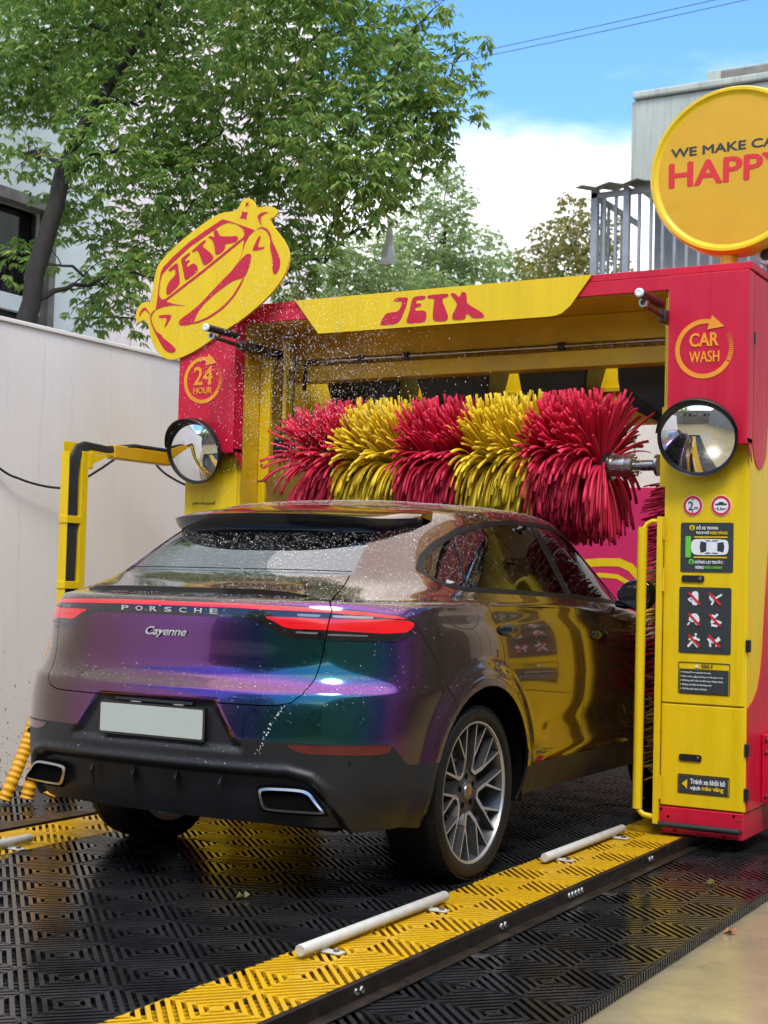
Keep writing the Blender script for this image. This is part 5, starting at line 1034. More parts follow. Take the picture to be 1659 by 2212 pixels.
# exhaust tips
def exhaust(s):
    outer = [(.503, .470), (.675, .475), (.715, .463), (.742, .427), (.775, .392), (.768, .383), (.535, .380), (.513, .392), (.497, .447)]
    o = np.array(chaikin(outer, 2)); c = o.mean(0); inn = c+(o-c)*np.array([.90, .80])
    n = len(o); V = []
    yb = lambda x: -1.012+(x-.5)*.18
    for P_, dy in ((o, .0), (inn, -.004), (inn*.999, .10), (o, .09)):
        V += [(s*x, yb(x)+dy, z) for x, z in P_]
    F = []
    for k in range(2): F += [(k*n+i, k*n+(i+1) % n, (k+1)*n+(i+1) % n, (k+1)*n+i) for i in range(n)]
    F += [(i, 3*n+i, 3*n+(i+1) % n, (i+1) % n) for i in range(n)]
    e = B().add(V, F).obj('exhaust_tip', 'chrome', car, True)
    B().add([(s*x, yb(x)+.095, z) for x, z in inn], [tuple(range(n))]).obj('exhaust_bore', 'under', e, fix=False)
    surround = c+(o-c)*np.array([1.10, 1.22])
    B().add([(s*x, yb(x)+.012, z) for x, z in surround], [tuple(range(n))]).obj('exhaust_recess', 'under', e, fix=False)
exhaust(1); exhaust(-1)
for x in (-.33, -.11, .11, .33):
    B().add([(x-.006, -1.028, .50), (x+.006, -1.028, .50), (x+.004, -1.045, .47), (x-.004, -1.045, .47), (x-.004, -1.02, .40), (x+.004, -1.02, .40)], [(0, 1, 2, 3), (3, 2, 5, 4), (0, 3, 4), (1, 5, 2)]).obj('diffuser_fin', 'cladding', car)
for x, z in ((.30, .585), (-.30, .585), (.83, .585), (-.83, .585)):
    y = surf_y(x, z); B().lathe([(y-.002, 0), (y-.002, .011), (y+.004, .012)], (x, 0, z), 'Y', 16).obj('parking_sensor', 'black_plastic', car, True)
# door handles
def handle(s, y, z, par, x=.966):
    V = []; m = 14; n = 10
    for i in range(m+1):
        u = i/m; yy2 = y-.118+.236*u; w = math.sin(math.pi*min(1, max(0.0, u)))**.35; zz2 = z+.004*(1-u)-.003
        for j in range(n): a = 2*math.pi*j/n; V.append((s*(x+.028+.012*w*math.cos(a)*1.0-.014*(1-w)), yy2, zz2+.027*w*math.sin(a)))
    B().add(V, [(i*n+j, i*n+(j+1) % n, (i+1)*n+(j+1) % n, (i+1)*n+j) for i in range(m) for j in range(n)]+[tuple(range(n)), tuple(range(m*n, m*n+n))]).obj('door_handle', 'trim_black' , par, True)
    B().box(*sorted((s*(x-.01), s*(x+.022))), y-.085, y-.06, z-.012, z+.012).box(*sorted((s*(x-.01), s*(x+.022))), y+.06, y+.085, z-.012, z+.012).obj('handle_mount', 'trim_black', par)
for s, a, b_ in ((1, dr, fr_), (-1, dl, fl_)): handle(s, .27, 1.080, a, .952); handle(s, 1.38, 1.036, b_, .944)
# mirrors
def wing_mirror(s):
    bm = bmesh.new(); bmesh.ops.create_uvsphere(bm, u_segments=24, v_segments=14, radius=1)
    for v in bm.verts:
        x, y, z = v.co; y2 = y*.085 if y > 0 else max(y*.085, -.035); v.co = (s*(1.035+x*.11), 1.74+y2, 1.245+z*.085*(1+.12*x))
    bm.verts.index_update(); t = B().add([v.co[:] for v in bm.verts], [[v.index for v in f.verts] for f in bm.faces]).obj('wing_mirror', 'trim_black', car, True); bm.free()
    B().add([(s*(1.035+.085*math.cos(a)), 1.700+.018*(1+math.sin(a)*-1), 1.240+.058*math.sin(a)) for a in np.linspace(0, 2*math.pi, 28)[:-1]], [tuple(range(27))]).obj('mirror_glass', 'mirror', t, fix=False)
    B().tube([(s*.90, 1.80, 1.195), (s*.95, 1.78, 1.185), (s*1.0, 1.75, 1.19)], .02, 10).obj('mirror_stalk', 'trim_black', t, True)
wing_mirror(1); wing_mirror(-1)
# sticker in the quarter window
qv = qg.V[np.argmin((qg.V[:, 1]+.10)**2+(qg.V[:, 2]-1.29)**2)]
st = B().add([(qv[0]+.004-(z-1.296)*.0, y, z) for y, z in ((-.135, 1.300), (-.045, 1.289), (-.045, 1.274), (-.135, 1.285))], [(0, 1, 2, 3)]).obj('window_sticker', 'white_print', car, fix=False)
# seats and wheel seen dimly through the glass
for x in (.38, -.38):
    B().box(x-.24, x+.24, 1.15, 1.65, .50, .66, .05).box(x-.23, x+.23, 1.02, 1.16, .62, 1.22, .05).box(x-.13, x+.13, 1.02, 1.12, 1.26, 1.42, .04).obj('front_seat', 'seat', car)
B().box(-.62, .62, .12, .62, .55, .70, .05).box(-.62, .62, .02, .16, .62, 1.18, .05).obj('rear_seat', 'seat', car)
B().box(-.70, .70, 1.95, 2.3, .9, 1.10, .05).obj('dashboard', 'seat', car)
# ---- wheels
def wheel(y, s):
    cx = s*.821; t = thing('w', '', '', (0, 0, 0)); t.name = 'wheel'
    for k in ('label', 'category'):
        if k in t: del t[k]
    t.parent = car; t.location = Vector((0, y, .378))-Vector(car.location)
    RT, HW = .380, .135   # tyre radius, half width
    prof = [(-HW*.88, .306), (-HW*.97, .320), (-HW, .338), (-HW*.96, .360), (-HW*.86, .373), (-HW*.70, RT-.001), (-HW*.35, RT), (0, RT), (HW*.35, RT), (HW*.70, RT-.001), (HW*.86, .373), (HW*.96, .360), (HW, .338), (HW*.97, .320), (HW*.88, .306)]
    ty = B().lathe([(cx+a, r) for a, r in prof], (0, y, .378), 'X', 72).obj('tyre', 'tyre', t, True)
    # tread blocks: lateral grooves as real ridges on the shoulders and ribs between
    tb_ = B(); nb = 66
    for i in range(nb):
        a0 = 2*math.pi*i/nb; a1 = a0+2*math.pi/nb*.72
        for (xa, xb, dr) in ((-HW*.93, -HW*.62, 0), (-HW*.55, -HW*.18, .4), (-HW*.13, HW*.13, .0), (HW*.18, HW*.55, .4), (HW*.62, HW*.93, 0)):
            V = []
            for a in (a0+dr*.05, a1+dr*.05):
                for x, r in ((xa, RT-.003 if abs(xa) < HW*.9 else .368), (xb, RT-.003 if abs(xb) < HW*.9 else .368)):
                    ro = r+.0055 if r > .37 else r+.006
                    V += [(cx+x, y+r*math.cos(a), .378+r*math.sin(a)), (cx+x, y+ro*math.cos(a), .378+ro*math.sin(a))]
            tb_.add(V, [(1, 3, 7, 5), (0, 1, 5, 4), (2, 6, 7, 3), (0, 2, 3, 1), (4, 5, 7, 6)])
    tag(tb_.obj('tread', 'tyre', ty, fix=False), kind='stuff')
    fx = cx+s*HW*.86        # plane of the rim lip
    rim = B().lathe([(fx-s*.01, .309), (fx+s*.004, .307), (fx+s*.004, .300), (fx-s*.008, .294), (fx-s*.03, .288), (fx-s*.12, .262), (fx-s*.20, .262), (fx-s*.23, .285)], (0, y, .378), 'X', 72).obj('rim', 'gunmetal', t, True)
    B().lathe([(fx-s*.002, .3085), (fx+s*.006, .3065), (fx+s*.006, .2990), (fx-s*.004, .2955)], (0, y, .378), 'X', 72).obj('rim_lip', 'machined', rim, True)
    B().lathe([(fx-s*.235, .290), (fx-s*.232, .262), (fx-s*.20, .256), (fx-s*.11, .256)], (0, y, .378), 'X', 60).obj('rim_barrel', 'machined', rim, True)
    P2 = lambda r, a: (y+s*0+r*math.cos(a), .378+r*math.sin(a))
    phi = R(-14)
    def bar(r0, a0, r1, a1, w0, w1, d0, d1, name='spoke'):
        (ya, za), (yb, zb) = P2(r0, a0), P2(r1, a1); d = Vector((yb-ya, zb-za)).normalized(); n = Vector((-d.y, d.x))
        V = []; Vf = []
        for (yy3, zz3, w, dx) in ((ya, za, w0, d0), (yb, zb, w1, d1)):
            xf = fx-s*dx
            for k in (-1, 1): V.append((xf, yy3+n.x*w*k, zz3+n.y*w*k)); Vf.append((xf+s*.0012, yy3+n.x*w*k*.86, zz3+n.y*w*k*.86))
            for k in (-1, 1): V.append((xf-s*.035, yy3+n.x*w*k*1.7, zz3+n.y*w*k*1.7))
        sp_ = B().add(V, [(0, 1, 5, 4), (0, 4, 6, 2), (1, 3, 7, 5), (2, 6, 7, 3), (0, 2, 3, 1), (4, 5, 7, 6)]).obj(name, 'gunmetal', rim)
        B().add(Vf, [(0, 1, 3, 2)]).obj('spoke_face', 'machined', rim, fix=True)
    for k in range(5):
        th = phi+k*2*math.pi/5
        for q in (-1, 1):
            an = th+q*R(20.5)
            bar(.150, an, .293, th+q*R(9), .0068, .0046, .018, .004); bar(.150, an, .293, th+q*R(27), .0068, .0046, .018, .004)
            bar(.098, th+q*R(10), .152, an, .010, .0105, .030, .018)
        bar(.098, th-R(12), .098, th+R(12), .009, .009, .030, .030)
    B().lathe([(fx-s*.075, .15), (fx-s*.05, .125), (fx-s*.04, .10), (fx-s*.035, .045), (fx-s*.03, .04), (fx-s*.03, .0)], (0, y, .378), 'X', 40).obj('hub', 'gunmetal', rim, True)
    for k in range(5):
        ya, za = P2(.066, phi+R(36)+k*2*math.pi/5); B().lathe([(fx-s*.036, .014), (fx-s*.0345, .014), (fx-s*.0345, .0)], (0, ya, za), 'X', 14).obj('bolt_hole', 'under', rim)
    B().lathe([(fx-s*.029, .036), (fx-s*.024, .034), (fx-s*.021, .02), (fx-s*.020, 0)], (0, y, .378), 'X', 24).obj('centre_cap', 'badge_dark', rim, True)
    B().add([(fx-s*.0195, y+a*.02, .378+c*.02) for a, c in ((-.8, 1), (0, .85), (.8, 1), (.8, -.2), (0, -1.2), (-.8, -.2))], [tuple(range(6))]).obj('crest', 'crest', rim, fix=False)
    B().lathe([(fx-s*.10, .05), (fx-s*.10, .19), (fx-s*.13, .19), (fx-s*.13, .05)], (0, y, .378), 'X', 40).obj('brake_disc', 'brake', t, True)
    b = B(); V = []
    for i in range(9):
        a = R(60+i*9) if s > 0 else R(60+i*9)
        for r, x in ((.135, .085), (.215, .085), (.215, .15), (.135, .15)): V.append((fx-s*x, y+r*math.cos(a), .378+r*math.sin(a)))
    b.add(V, [(4*i+j, 4*i+(j+1) % 4, 4*i+4+(j+1) % 4, 4*i+4+j) for i in range(8) for j in range(4)]+[(0, 1, 2, 3), (32, 33, 34, 35)]); b.obj('brake_caliper', 'black_plastic', t)
    return t
for s in (1, -1):
    for y in (0.0, 2.895): wheel(y, s)

y_ = surf_y(.40, .60)
ov = arc(.385, .615, .012, 180, 90, 4)+arc(.455, .615, .012, 90, 0, 4)+[(.467, .560)]; iv = [(.385+(a-.385)*1, z) for a, z in ov]
b = B()
for (a, z), (c, w) in zip([(.373, .560)]+ov, ov):
    b.add([(a, surf_y(a, z)-.0008, z), (c, surf_y(c, w)-.0008, w), (c, surf_y(c, w)-.0008, w+.0022), (a, surf_y(a, z)-.0008, z+.0022)], [(0, 1, 2, 3)])
b.obj('towing_eye_cover', 'under', cl_r, fix=False)
# ================================================================ trees
def foliage(name, mat, parent, blobs, dens, leaf, seed, droop=0.55, nl=5, wid=0.36):
    r = np.random.default_rng(seed); Vs = []; cnt = 0
    P = []; O = []
    for (x, y, z, rad) in blobs:
        n = max(6, int(dens*rad**2.3)); d = r.normal(0, 1, (n, 3)); d /= np.linalg.norm(d, axis=1)[:, None]
        q = d*(rad*r.uniform(0.15, 1.0, n)**0.5)[:, None]*np.array([1.1, 1.0, 0.85]); P.append(q+[x, y, z]); O.append(d)
    P = np.vstack(P); O = np.vstack(O); n = len(P)
    az = r.uniform(0, 2*np.pi, n)
    ax = np.stack([np.cos(az), np.sin(az), -droop*r.uniform(0.4, 1.8, n)], 1)+O*0.5; ax /= np.linalg.norm(ax, axis=1)[:, None]
    up = np.array([0, 0, 1.0]); sd = np.cross(ax, up); sd /= np.linalg.norm(sd, axis=1)[:, None]; nn = np.cross(sd, ax)
    for k in range(nl):
        a = (k-(nl-1)/2)*0.62+r.normal(0, 0.16, n); L = leaf*r.uniform(0.7, 1.25, n)*(1-0.12*abs(k-(nl-1)/2))
        d = ax*np.cos(a)[:, None]+sd*np.sin(a)[:, None]+np.array([0, 0, -1])*(0.35*np.abs(a))[:, None]; d /= np.linalg.norm(d, axis=1)[:, None]
        s2 = np.cross(d, nn+r.normal(0, 0.35, (n, 3))); s2 /= np.linalg.norm(s2, axis=1)[:, None]+1e-9; n2 = np.cross(s2, d)
        b0 = P+d*(leaf*0.12); w = (L*wid*0.5)[:, None]
        Vs.append(np.stack([b0, b0+d*(L*0.42)[:, None]+s2*w+n2*w*0.35, b0+d*L[:, None]-n2*(L*0.10)[:, None], b0+d*(L*0.42)[:, None]-s2*w+n2*w*0.35], 1))
    V = np.concatenate(Vs, 0).reshape(-1, 3); m = len(V)//4; f = np.arange(m)[:, None]*4
    F = np.vstack([f+np.array([0, 1, 2]), f+np.array([0, 2, 3])])
    return npmesh(name, V, F, mat, parent)
def limb(a, b, r0, r1, sag, seed, n=7):
    rr = random.Random(seed); a, b = Vector(a), Vector(b); q = []
    for i in range(n+1):
        t = i/n; p = a.lerp(b, t); p.z += sag*4*t*(1-t); j = 0.045*(b-a).length*math.sin(math.pi*t); q.append(p+Vector((rr.uniform(-j, j), rr.uniform(-j, j), rr.uniform(-j, j))))
    return q, [r0+(r1-r0)*i/n for i in range(n+1)]
def tree(label, loc, trunk, blobs, mat, dens, leaf, seed, r0, group, nodes, nl=5, droop=.55, twigs=3):
    t = thing('tree', label, 'tree', loc, group)
    b = B(); m = len(trunk); q = []; rad = []
    for i in range(m-1):
        for s_ in range(4): q.append(Vector(trunk[i]).lerp(Vector(trunk[i+1]), s_/4)+Vector((random.uniform(-.015, .015), random.uniform(-.015, .015), 0))); rad.append(r0*(1-0.75*(i+s_/4)/(m-1))*random.uniform(.94, 1.06))
    b.tube(q, rad, 14); b.obj('trunk', 'bark', t, True)
    b = B()
    done = [(tuple(p), 1.0) for p in q[len(q)//3:]]
    order = sorted(blobs, key=lambda c: min((c[0]-p[0])**2+(c[1]-p[1])**2+(c[2]-p[2])**2 for p in trunk[1:]))
    for i, (x, y, z, rd) in enumerate(order):
        # each clump hangs on the nearest limb that starts a little lower
        tp, lv_ = min(done, key=lambda p: (p[0][0]-x)**2+(p[0][1]-y)**2+1.6*(p[0][2]-(z-nodes*.35))**2+(0.15 if p[1] < .5 else 0))
        w0 = r0*0.34*max(lv_*.75, .22); pts, rr = limb(tp, (x, y, z), w0, w0*.45, 0.06, seed*100+i); b.tube(pts, rr, 7); done += [(tuple(p), max(lv_*.62, .2)) for p in pts[4:]]
        for k in range(twigs):
            d = Vector((random.gauss(0, 1), random.gauss(0, 1), random.gauss(-.1, .7))).normalized()*rd
            p0 = pts[random.randint(3, 6)]; pts2, rr2 = limb(p0, Vector((x, y, z))+d, r0*0.06, r0*0.02, 0.03, seed*777+i*9+k, 5); b.tube(pts2, rr2, 5)
    tag(b.obj('branches', 'bark', t, True), kind='stuff')
    c = foliage('crown', mat, t, blobs, dens, leaf, seed, nl=nl, droop=droop)
    return t
MAIN = [(-4.73, 3.42, 5.92, 0.79), (-3.97, 4.03, 6.0, 0.88), (-2.06, 2.9, 5.28, 0.67), (-2.27, 4.03, 5.45, 0.56), (-1.37, 3.14, 4.88, 0.4), (-1.08, 3.29, 4.83, 0.25), (-1.1, 3.7, 4.95, 0.16), (-3.82, 3.27, 5.07, 0.67), (-2.95, 3.47, 4.89, 0.69), (-1.61, 2.9, 4.39, 0.55), (-1.71, 3.75, 4.62, 0.39), (-1.23, 3.45, 4.41, 0.19), (-3.14, 3.16, 4.21, 0.54), (-2.8, 3.8, 4.25, 0.52), (-1.76, 3.12, 4.05, 0.37), (-1.42, 3.33, 4.09, 0.17), (-3.3, 2.89, 3.55, 0.35), (-2.93, 3.26, 3.59, 0.39), (-2.14, 2.98, 3.51, 0.27), (-1.87, 3.07, 3.57, 0.2), (-5.51, 3.75, 5.66, 0.5), (-4.89, 3.09, 4.77, 0.27), (-5.0, 3.3, 3.92, 0.26), (-4.46, 4.07, 3.47, 0.2), (-3.93, 4.05, 3.35, 0.2), (-2.88, 3.71, 3.34, 0.17), (-1.69, 3.46, 5.41, 0.38), (-3.72, 3.09, 6.31, 0.92), (-2.26, 2.92, 5.99, 0.85), (-5.6, 4.06, 6.88, 0.8), (-1.66, 3.42, 3.93, 0.14), (-0.95, 3.5, 5.15, 0.18), (-1.15, 3.3, 5.4, 0.2), (-3.5, 3.6, 4.55, 0.45), (-2.3, 3.4, 4.6, 0.5), (-4.84, 3.92, 4.37, 0.37), (-3.95, 3.1, 3.57, 0.3), (-4.52, 3.54, 3.42, 0.2), (-4.37, 3.79, 3.97, 0.28), (-5.03, 3.7, 4.59, 0.24), (-2.67, 3.98, 3.56, 0.19), (-3.04, 3.9, 4.03, 0.42), (-4.11, 3.99, 4.15, 0.4), (-2.75, 2.74, 3.61, 0.31), (-1.27, 3.31, 4.65, 0.3), (-1.0, 3.38, 4.63, 0.2), (-1.41, 2.79, 4.09, 0.35), (-3.65, 2.71, 4.51, 0.43), (-5.35, 3.86, 5.8, 0.62), (-1.55, 3.8, 5.26, 0.21)]
tree('large leafy green tree leaning over the white wall at the left', (-4.05, 2.0, -0.13), [(-4.05, 1.95, -.13), (-4.05, 2.05, 1.5), (-4.0, 2.25, 3.1), (-4.0, 2.5, 3.96), (-4.0, 2.68, 4.55), (-3.95, 2.92, 5.02), (-3.8, 3.3, 5.7), (-3.6, 3.5, 6.4)], MAIN, 'leaf', 1450, 0.090, 11, 0.10, 'trees round the car wash', 0.9)
FAR = 'trees round the car wash'
tree('tall pale birch-like tree in the distance above the gantry middle', (-9.9, 20, -.13), [(-9.9, 20, -.13), (-9.9, 20, 4), (-9.8, 19.9, 7), (-9.7, 19.8, 9)], [(-9.6, 19.52, 8.87, 0.65), (-9.93, 19.6, 8.18, 0.9), (-9.5, 20.63, 8.1, 0.75), (-10.22, 19.18, 7.56, 0.75), (-9.2, 20.2, 7.4, 0.6), (-10.05, 20.46, 7.2, 0.95), (-9.6, 20.0, 6.3, 1.0), (-9.62, 19.7, 9.4, .35)], 'leaf_far_hazed', 1100, 0.11, 12, 0.10, FAR, 1.2, nl=4, droop=1.0)
tree('hazy green bushy tree behind the gantry beside the car-shaped sign', (-9.9, 16.8, -.13), [(-9.9, 16.8, -.13), (-9.9, 16.8, 3), (-9.8, 16.8, 6)], [(-9.28, 16.17, 6.95, 0.7), (-10.03, 16.47, 6.74, 0.65), (-9.71, 17.6, 6.76, 0.65), (-10.68, 17.16, 7.28, 0.45), (-9.46, 16.19, 6.1, 0.7), (-8.9, 16.6, 6.2, .6), (-10.6, 16.9, 6.3, .7), (-8.5, 16.9, 6.5, .5)], 'leaf_far_hazed', 1300, 0.11, 13, 0.1, FAR, 1.0, nl=4)
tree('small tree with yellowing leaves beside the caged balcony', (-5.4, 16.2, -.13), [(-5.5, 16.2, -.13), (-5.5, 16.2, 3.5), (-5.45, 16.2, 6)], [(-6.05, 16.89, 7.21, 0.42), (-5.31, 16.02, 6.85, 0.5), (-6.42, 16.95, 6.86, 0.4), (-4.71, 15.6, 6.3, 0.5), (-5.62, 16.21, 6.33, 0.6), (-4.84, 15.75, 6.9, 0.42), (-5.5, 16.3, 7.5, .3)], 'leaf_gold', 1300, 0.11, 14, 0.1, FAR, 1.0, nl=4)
tree('low green tree far behind, between the birch-like tree and the yellowing one', (-9.4, 22.2, -.13), [(-9.4, 22.2, -.13), (-9.4, 22.2, 4), (-9.3, 22.2, 7)], [(-9.5, 22.61, 8.0, 0.6), (-8.9, 22.62, 7.6, 0.7), (-8.3, 22.03, 7.3, 0.65), (-7.7, 21.57, 7.2, 0.55), (-8.6, 22, 6.5, .8), (-7.2, 21.8, 6.6, .6)], 'leaf_far_hazed', 1100, 0.12, 15, 0.12, FAR, 1.0, nl=4)
# plastic bag caught in the twigs
b = B(); V = []
for i in range(9):
    t_ = i/8; w = 0.012+0.06*t_**1.2
    for j in range(10): a = 2*math.pi*j/10; rr_ = w*(1+0.35*math.sin(3*a+i)); V.append((-2.0+rr_*math.cos(a)+0.02*math.sin(4*t_), 4.2+rr_*0.5*math.sin(a), 4.16-0.36*t_))
b.add(V, [(i*10+j, i*10+(j+1) % 10, i*10+10+(j+1) % 10, i*10+10+j) for i in range(8) for j in range(10)])
tag(b.obj('plastic_bag', 'bag', smooth=True, fix=False), 'ragged white plastic bag hanging from the twigs above the gantry', 'bag')

# ================================================================ buildings
material('pale_green_wall', (0.70, 0.76, 0.74), 0.8, var=0.10, vscale=0.8, bump=0.1, bscale=12)
material('pink_wall', (0.84, 0.74, 0.72), 0.8, var=0.08, vscale=1.2, stretch=(6, 6, .4))
material('grey_concrete', (0.33, 0.37, 0.33), 0.85, streak=0.4, var=0.3, vscale=1.5, bump=0.2, bscale=9, col2=(0.46, 0.50, 0.46), stretch=(1, 1, .35))
material('grey_sheet', (0.30, 0.31, 0.32), 0.55, var=0.12)
material('bar_steel', (0.30, 0.32, 0.35), 0.5, metal=0.3, var=0.15)
material('beige_panel', (0.62, 0.57, 0.50), 0.7, var=0.06)
material('old_metal', (0.16, 0.15, 0.13), 0.7, var=0.4)
material('billboard_red', (0.55, 0.012, 0.10), 0.5, var=0.05)
material('brown_facade', (0.16, 0.14, 0.125), 0.8, var=0.25, vscale=0.6)
material('grey_facade', (0.22, 0.23, 0.235), 0.8, var=0.2, vscale=0.5)
GB = 'buildings round the car wash yard'
def building(label, loc): return thing('building', label, 'building', loc, GB)
a = building('pale building with a dark framed window behind the leaning tree', (-8, 2, -.13))
b = B(); w0, w1, z0, z1 = 2.7, 5.15, 3.0, 4.93
b.box(-10, -6.5, -6, w0, -.13, 11).box(-10, -6.5, w1, 6.0, -.13, 11).box(-10, -6.5, w0, w1, -.13, z0).box(-10, -6.5, w0, w1, z1, 11).box(-10, -7, w0, w1, z0, z1); b.obj('wall', 'pale_green_wall', a)
wn = B().box(-6.62, -6.47, w0-.05, w1+.05, z1-.02, z1+.09).box(-6.62, -6.47, w1-.02, w1+.07, z0, z1-.021).box(-6.62, -6.47, w0-.07, w0+.02, z0, z1-.021).obj('window', 'old_metal', a)
B().box(-6.66, -6.58, w0, w1, 3.86, 4.02).obj('transom', 'pale_green_wall', wn)
for y in (3.5, 4.3): B().box(-6.64, -6.6, y-.03, y+.03, z0, 3.86).box(-6.64, -6.6, y-.03, y+.03, 4.02, z1-.02).obj('mullion', 'old_metal', wn)
B().box(-6.70, -6.69, w0, w1, z0, z1-.021).obj('pane', 'window_glass', wn)
B().box(-6.99, -6.95, w0, w1, z0, z1).obj('blind', 'grey_sheet', wn)
a = building('tall pale pink clad building seen through the tree leaves', (-8, 8, -.13))
B().box(-10, -6.56, 6.05, 10.2, -.13, 9.0).obj('wall', 'pink_wall', a)
for k in range(9): B().box(-6.559, -6.535, 6.05+k*.46, 6.05+k*.46+.43, -.13, 9.02).obj('cladding_panel', 'pink_wall', a)
a = building('grey concrete block house with roof unit behind the round sign', (0, 12, -.13))
B().box(-2.15, 6, 10, 15, 5.9, 6.90, 0.03).obj('upper_block', 'grey_concrete', a)
B().box(-2.12, 6.0, 9.95, 15, 6.905, 6.99, 0.02).obj('parapet', 'grey_concrete', a)
B().box(-1.95, 6, 10.3, 15, 3.3, 5.899).obj('wall', 'grey_sheet', a)
B().box(-2.3, 6, 9.8, 15, -.13, 3.29).obj('ground_floor', 'grey_concrete', a)
for k in range(24): B().box(-2.3+k*.36, -2.3+k*.36+.335, 9.765, 9.799, -.1, 3.28, .006).obj('cladding_board', 'beige_panel', a)
ru = B().box(-1.35, -0.45, 10.3, 11.2, 7.03, 7.22, .01).obj('roof_unit', 'grey_concrete', a)
B().box(-1.18, -0.55, 10.285, 10.31, 7.06, 7.19).obj('louvre', 'old_metal', ru); B().box(-1.7, -1.36, 10.4, 11, 6.99, 7.12).obj('curb', 'old_metal', ru)
cg = B().box(-2.61, -2.53, 9.96, 10.04, 3.3, 5.90).box(-2.20, -2.13, 9.93, 10.0, 3.3, 5.88).box(-2.61, 3, 9.97, 10.03, 3.30, 3.36).box(-2.61, 3, 9.96, 10.02, 5.80, 5.86).box(-2.60, -2.55, 10, 11.5, 5.80, 5.86).obj('balcony_frame', 'bar_steel', a)
for k in range(30):
    x = -2.45+k*.142
    if abs(x+2.165) > .05: B().box(x-.016, x+.016, 9.975, 10.01, 3.36, 5.80).obj('bar', 'bar_steel', cg)
for k in range(5): B().box(-2.585, -2.555, 10.2+k*.22, 10.23+k*.22, 3.36, 5.80).obj('bar', 'bar_steel', cg)
b = B(); m = 60; V = []
for i in range(m+1):
    x = -2.72+5.0*i/m; z = 0.022*math.sin(i*1.6); V += [(x, 9.75, 5.90+z-.02), (x, 10.4, 6.0+z), (x, 9.75, 5.912+z-.02), (x, 10.4, 6.012+z)]
b.add(V, [(4*i, 4*i+4, 4*i+5, 4*i+1) for i in range(m)]+[(4*i+2, 4*i+3, 4*i+7, 4*i+6) for i in range(m)]+[(4*i, 4*i+2, 4*i+6, 4*i+4) for i in range(m)]); b.obj('awning', 'old_metal', cg, fix=False)
# red board with yellow curves beyond the wash
rb = thing('billboard', 'magenta red board with yellow curves standing beyond the gantry', 'board', (-1, 6.05, -.13))
B().box(-1.7, .8, 6.0, 6.08, .95, 2.13, .006).obj('panel', 'billboard_red', rb)
for x in (-1.4, -.4, .6): B().box(x-.03, x+.03, 6.081, 6.14, -.13, 2.0).obj('post', 'old_metal', rb)
lw_ = B().box(-2.9, 3.2, 6.2, 6.4, -.13, 1.0, .02).obj('added_low_wall', 'brown_facade'); tag(lw_, 'added dark low wall behind the posts of the red board, darkening the floor reflection', 'wall')  # added wall, dark so the wet mats under the car mirror less light
def stripe(pts, w):
    P_ = [Vector((x, z)) for x, z in pts]; L = []; Rr = []
    for i, p in enumerate(P_):
        d = (P_[min(i+1, len(P_)-1)]-P_[max(i-1, 0)]).normalized(); n = Vector((-d.y, d.x))*w; L.append(p+n); Rr.append(p-n)
    V = [(p.x, 5.997, p.y) for p in L]+[(p.x, 5.997, p.y) for p in Rr]; m = len(P_)
    B().add(V, [(i, i+1, m+i+1, m+i) for i in range(m-1)]).obj('yellow_curve', 'yellow', rb, fix=False)
stripe([(-1.5, 1.40), (-1.2, 1.46), (-.85, 1.49), (-.68, 1.49), (-.58, 1.45), (-.50, 1.37), (-.44, 1.25), (-.40, 1.05)], .035)
stripe([(-1.5, 1.28), (-1.2, 1.34), (-.85, 1.38), (-.70, 1.37), (-.60, 1.32), (-.52, 1.2), (-.49, 1.05)], .02)
# buildings behind the photographer and to the right: they close the yard and show in the reflections
a = building('long brown house front across the yard, seen only in reflections', (0, -17, -.13))
B().box(-16, 14, -24, -17, -.13, 6.2).obj('wall', 'brown_facade', a)
for k in range(11):
    wq = B().box(-14.5+k*2.5, -13.1+k*2.5, -16.99, -16.93, 3.4, 5.0).obj('window', 'old_metal', a); B().box(-14.4+k*2.5, -13.2+k*2.5, -16.925, -16.92, 3.5, 4.9).obj('pane', 'window_glass', wq)
a = building('plain grey house wall along the right side, seen only in reflections', (9, 0, -.13))
B().box(7.5, 13, -14, 14, -.13, 5.2).obj('wall', 'grey_facade', a)
tree('broad green tree behind the photographer, mirrored in the car', (-3.5, -13.5, -.13), [(-3.5, -13.5, -.13), (-3.5, -13.5, 2.5), (-3.4, -13.5, 5)], [(-3.6, -13.4, 6.4, 1.7), (-5.2, -13.8, 5.6, 1.4), (-2.2, -13.2, 5.4, 1.3), (-4.0, -12.6, 7.6, 1.2)], 'leaf', 130, 0.26, 31, 0.16, FAR, 1.5, nl=4)
# overhead wires
def wire(p, q, lab):
    P_ = [Vector(p).lerp(Vector(q), i/20) for i in range(21)]
    for i, v in enumerate(P_): v.z -= 0.22*4*(i/20)*(1-i/20)
    tag(B().tube(P_, 0.0045, 6).obj('overhead_wire', 'rubber'), lab, 'wire', 'overhead wires')
wire((-14, 12, 8.45), (6, 12, 9.15), 'lower of the twin overhead wires crossing the blue sky')
wire((-14, 12.1, 8.56), (6, 12.1, 9.30), 'upper of the twin overhead wires crossing the blue sky')
wire((-14, 12, 9.72), (6, 12, 9.60), 'single overhead wire near the top picture edge')
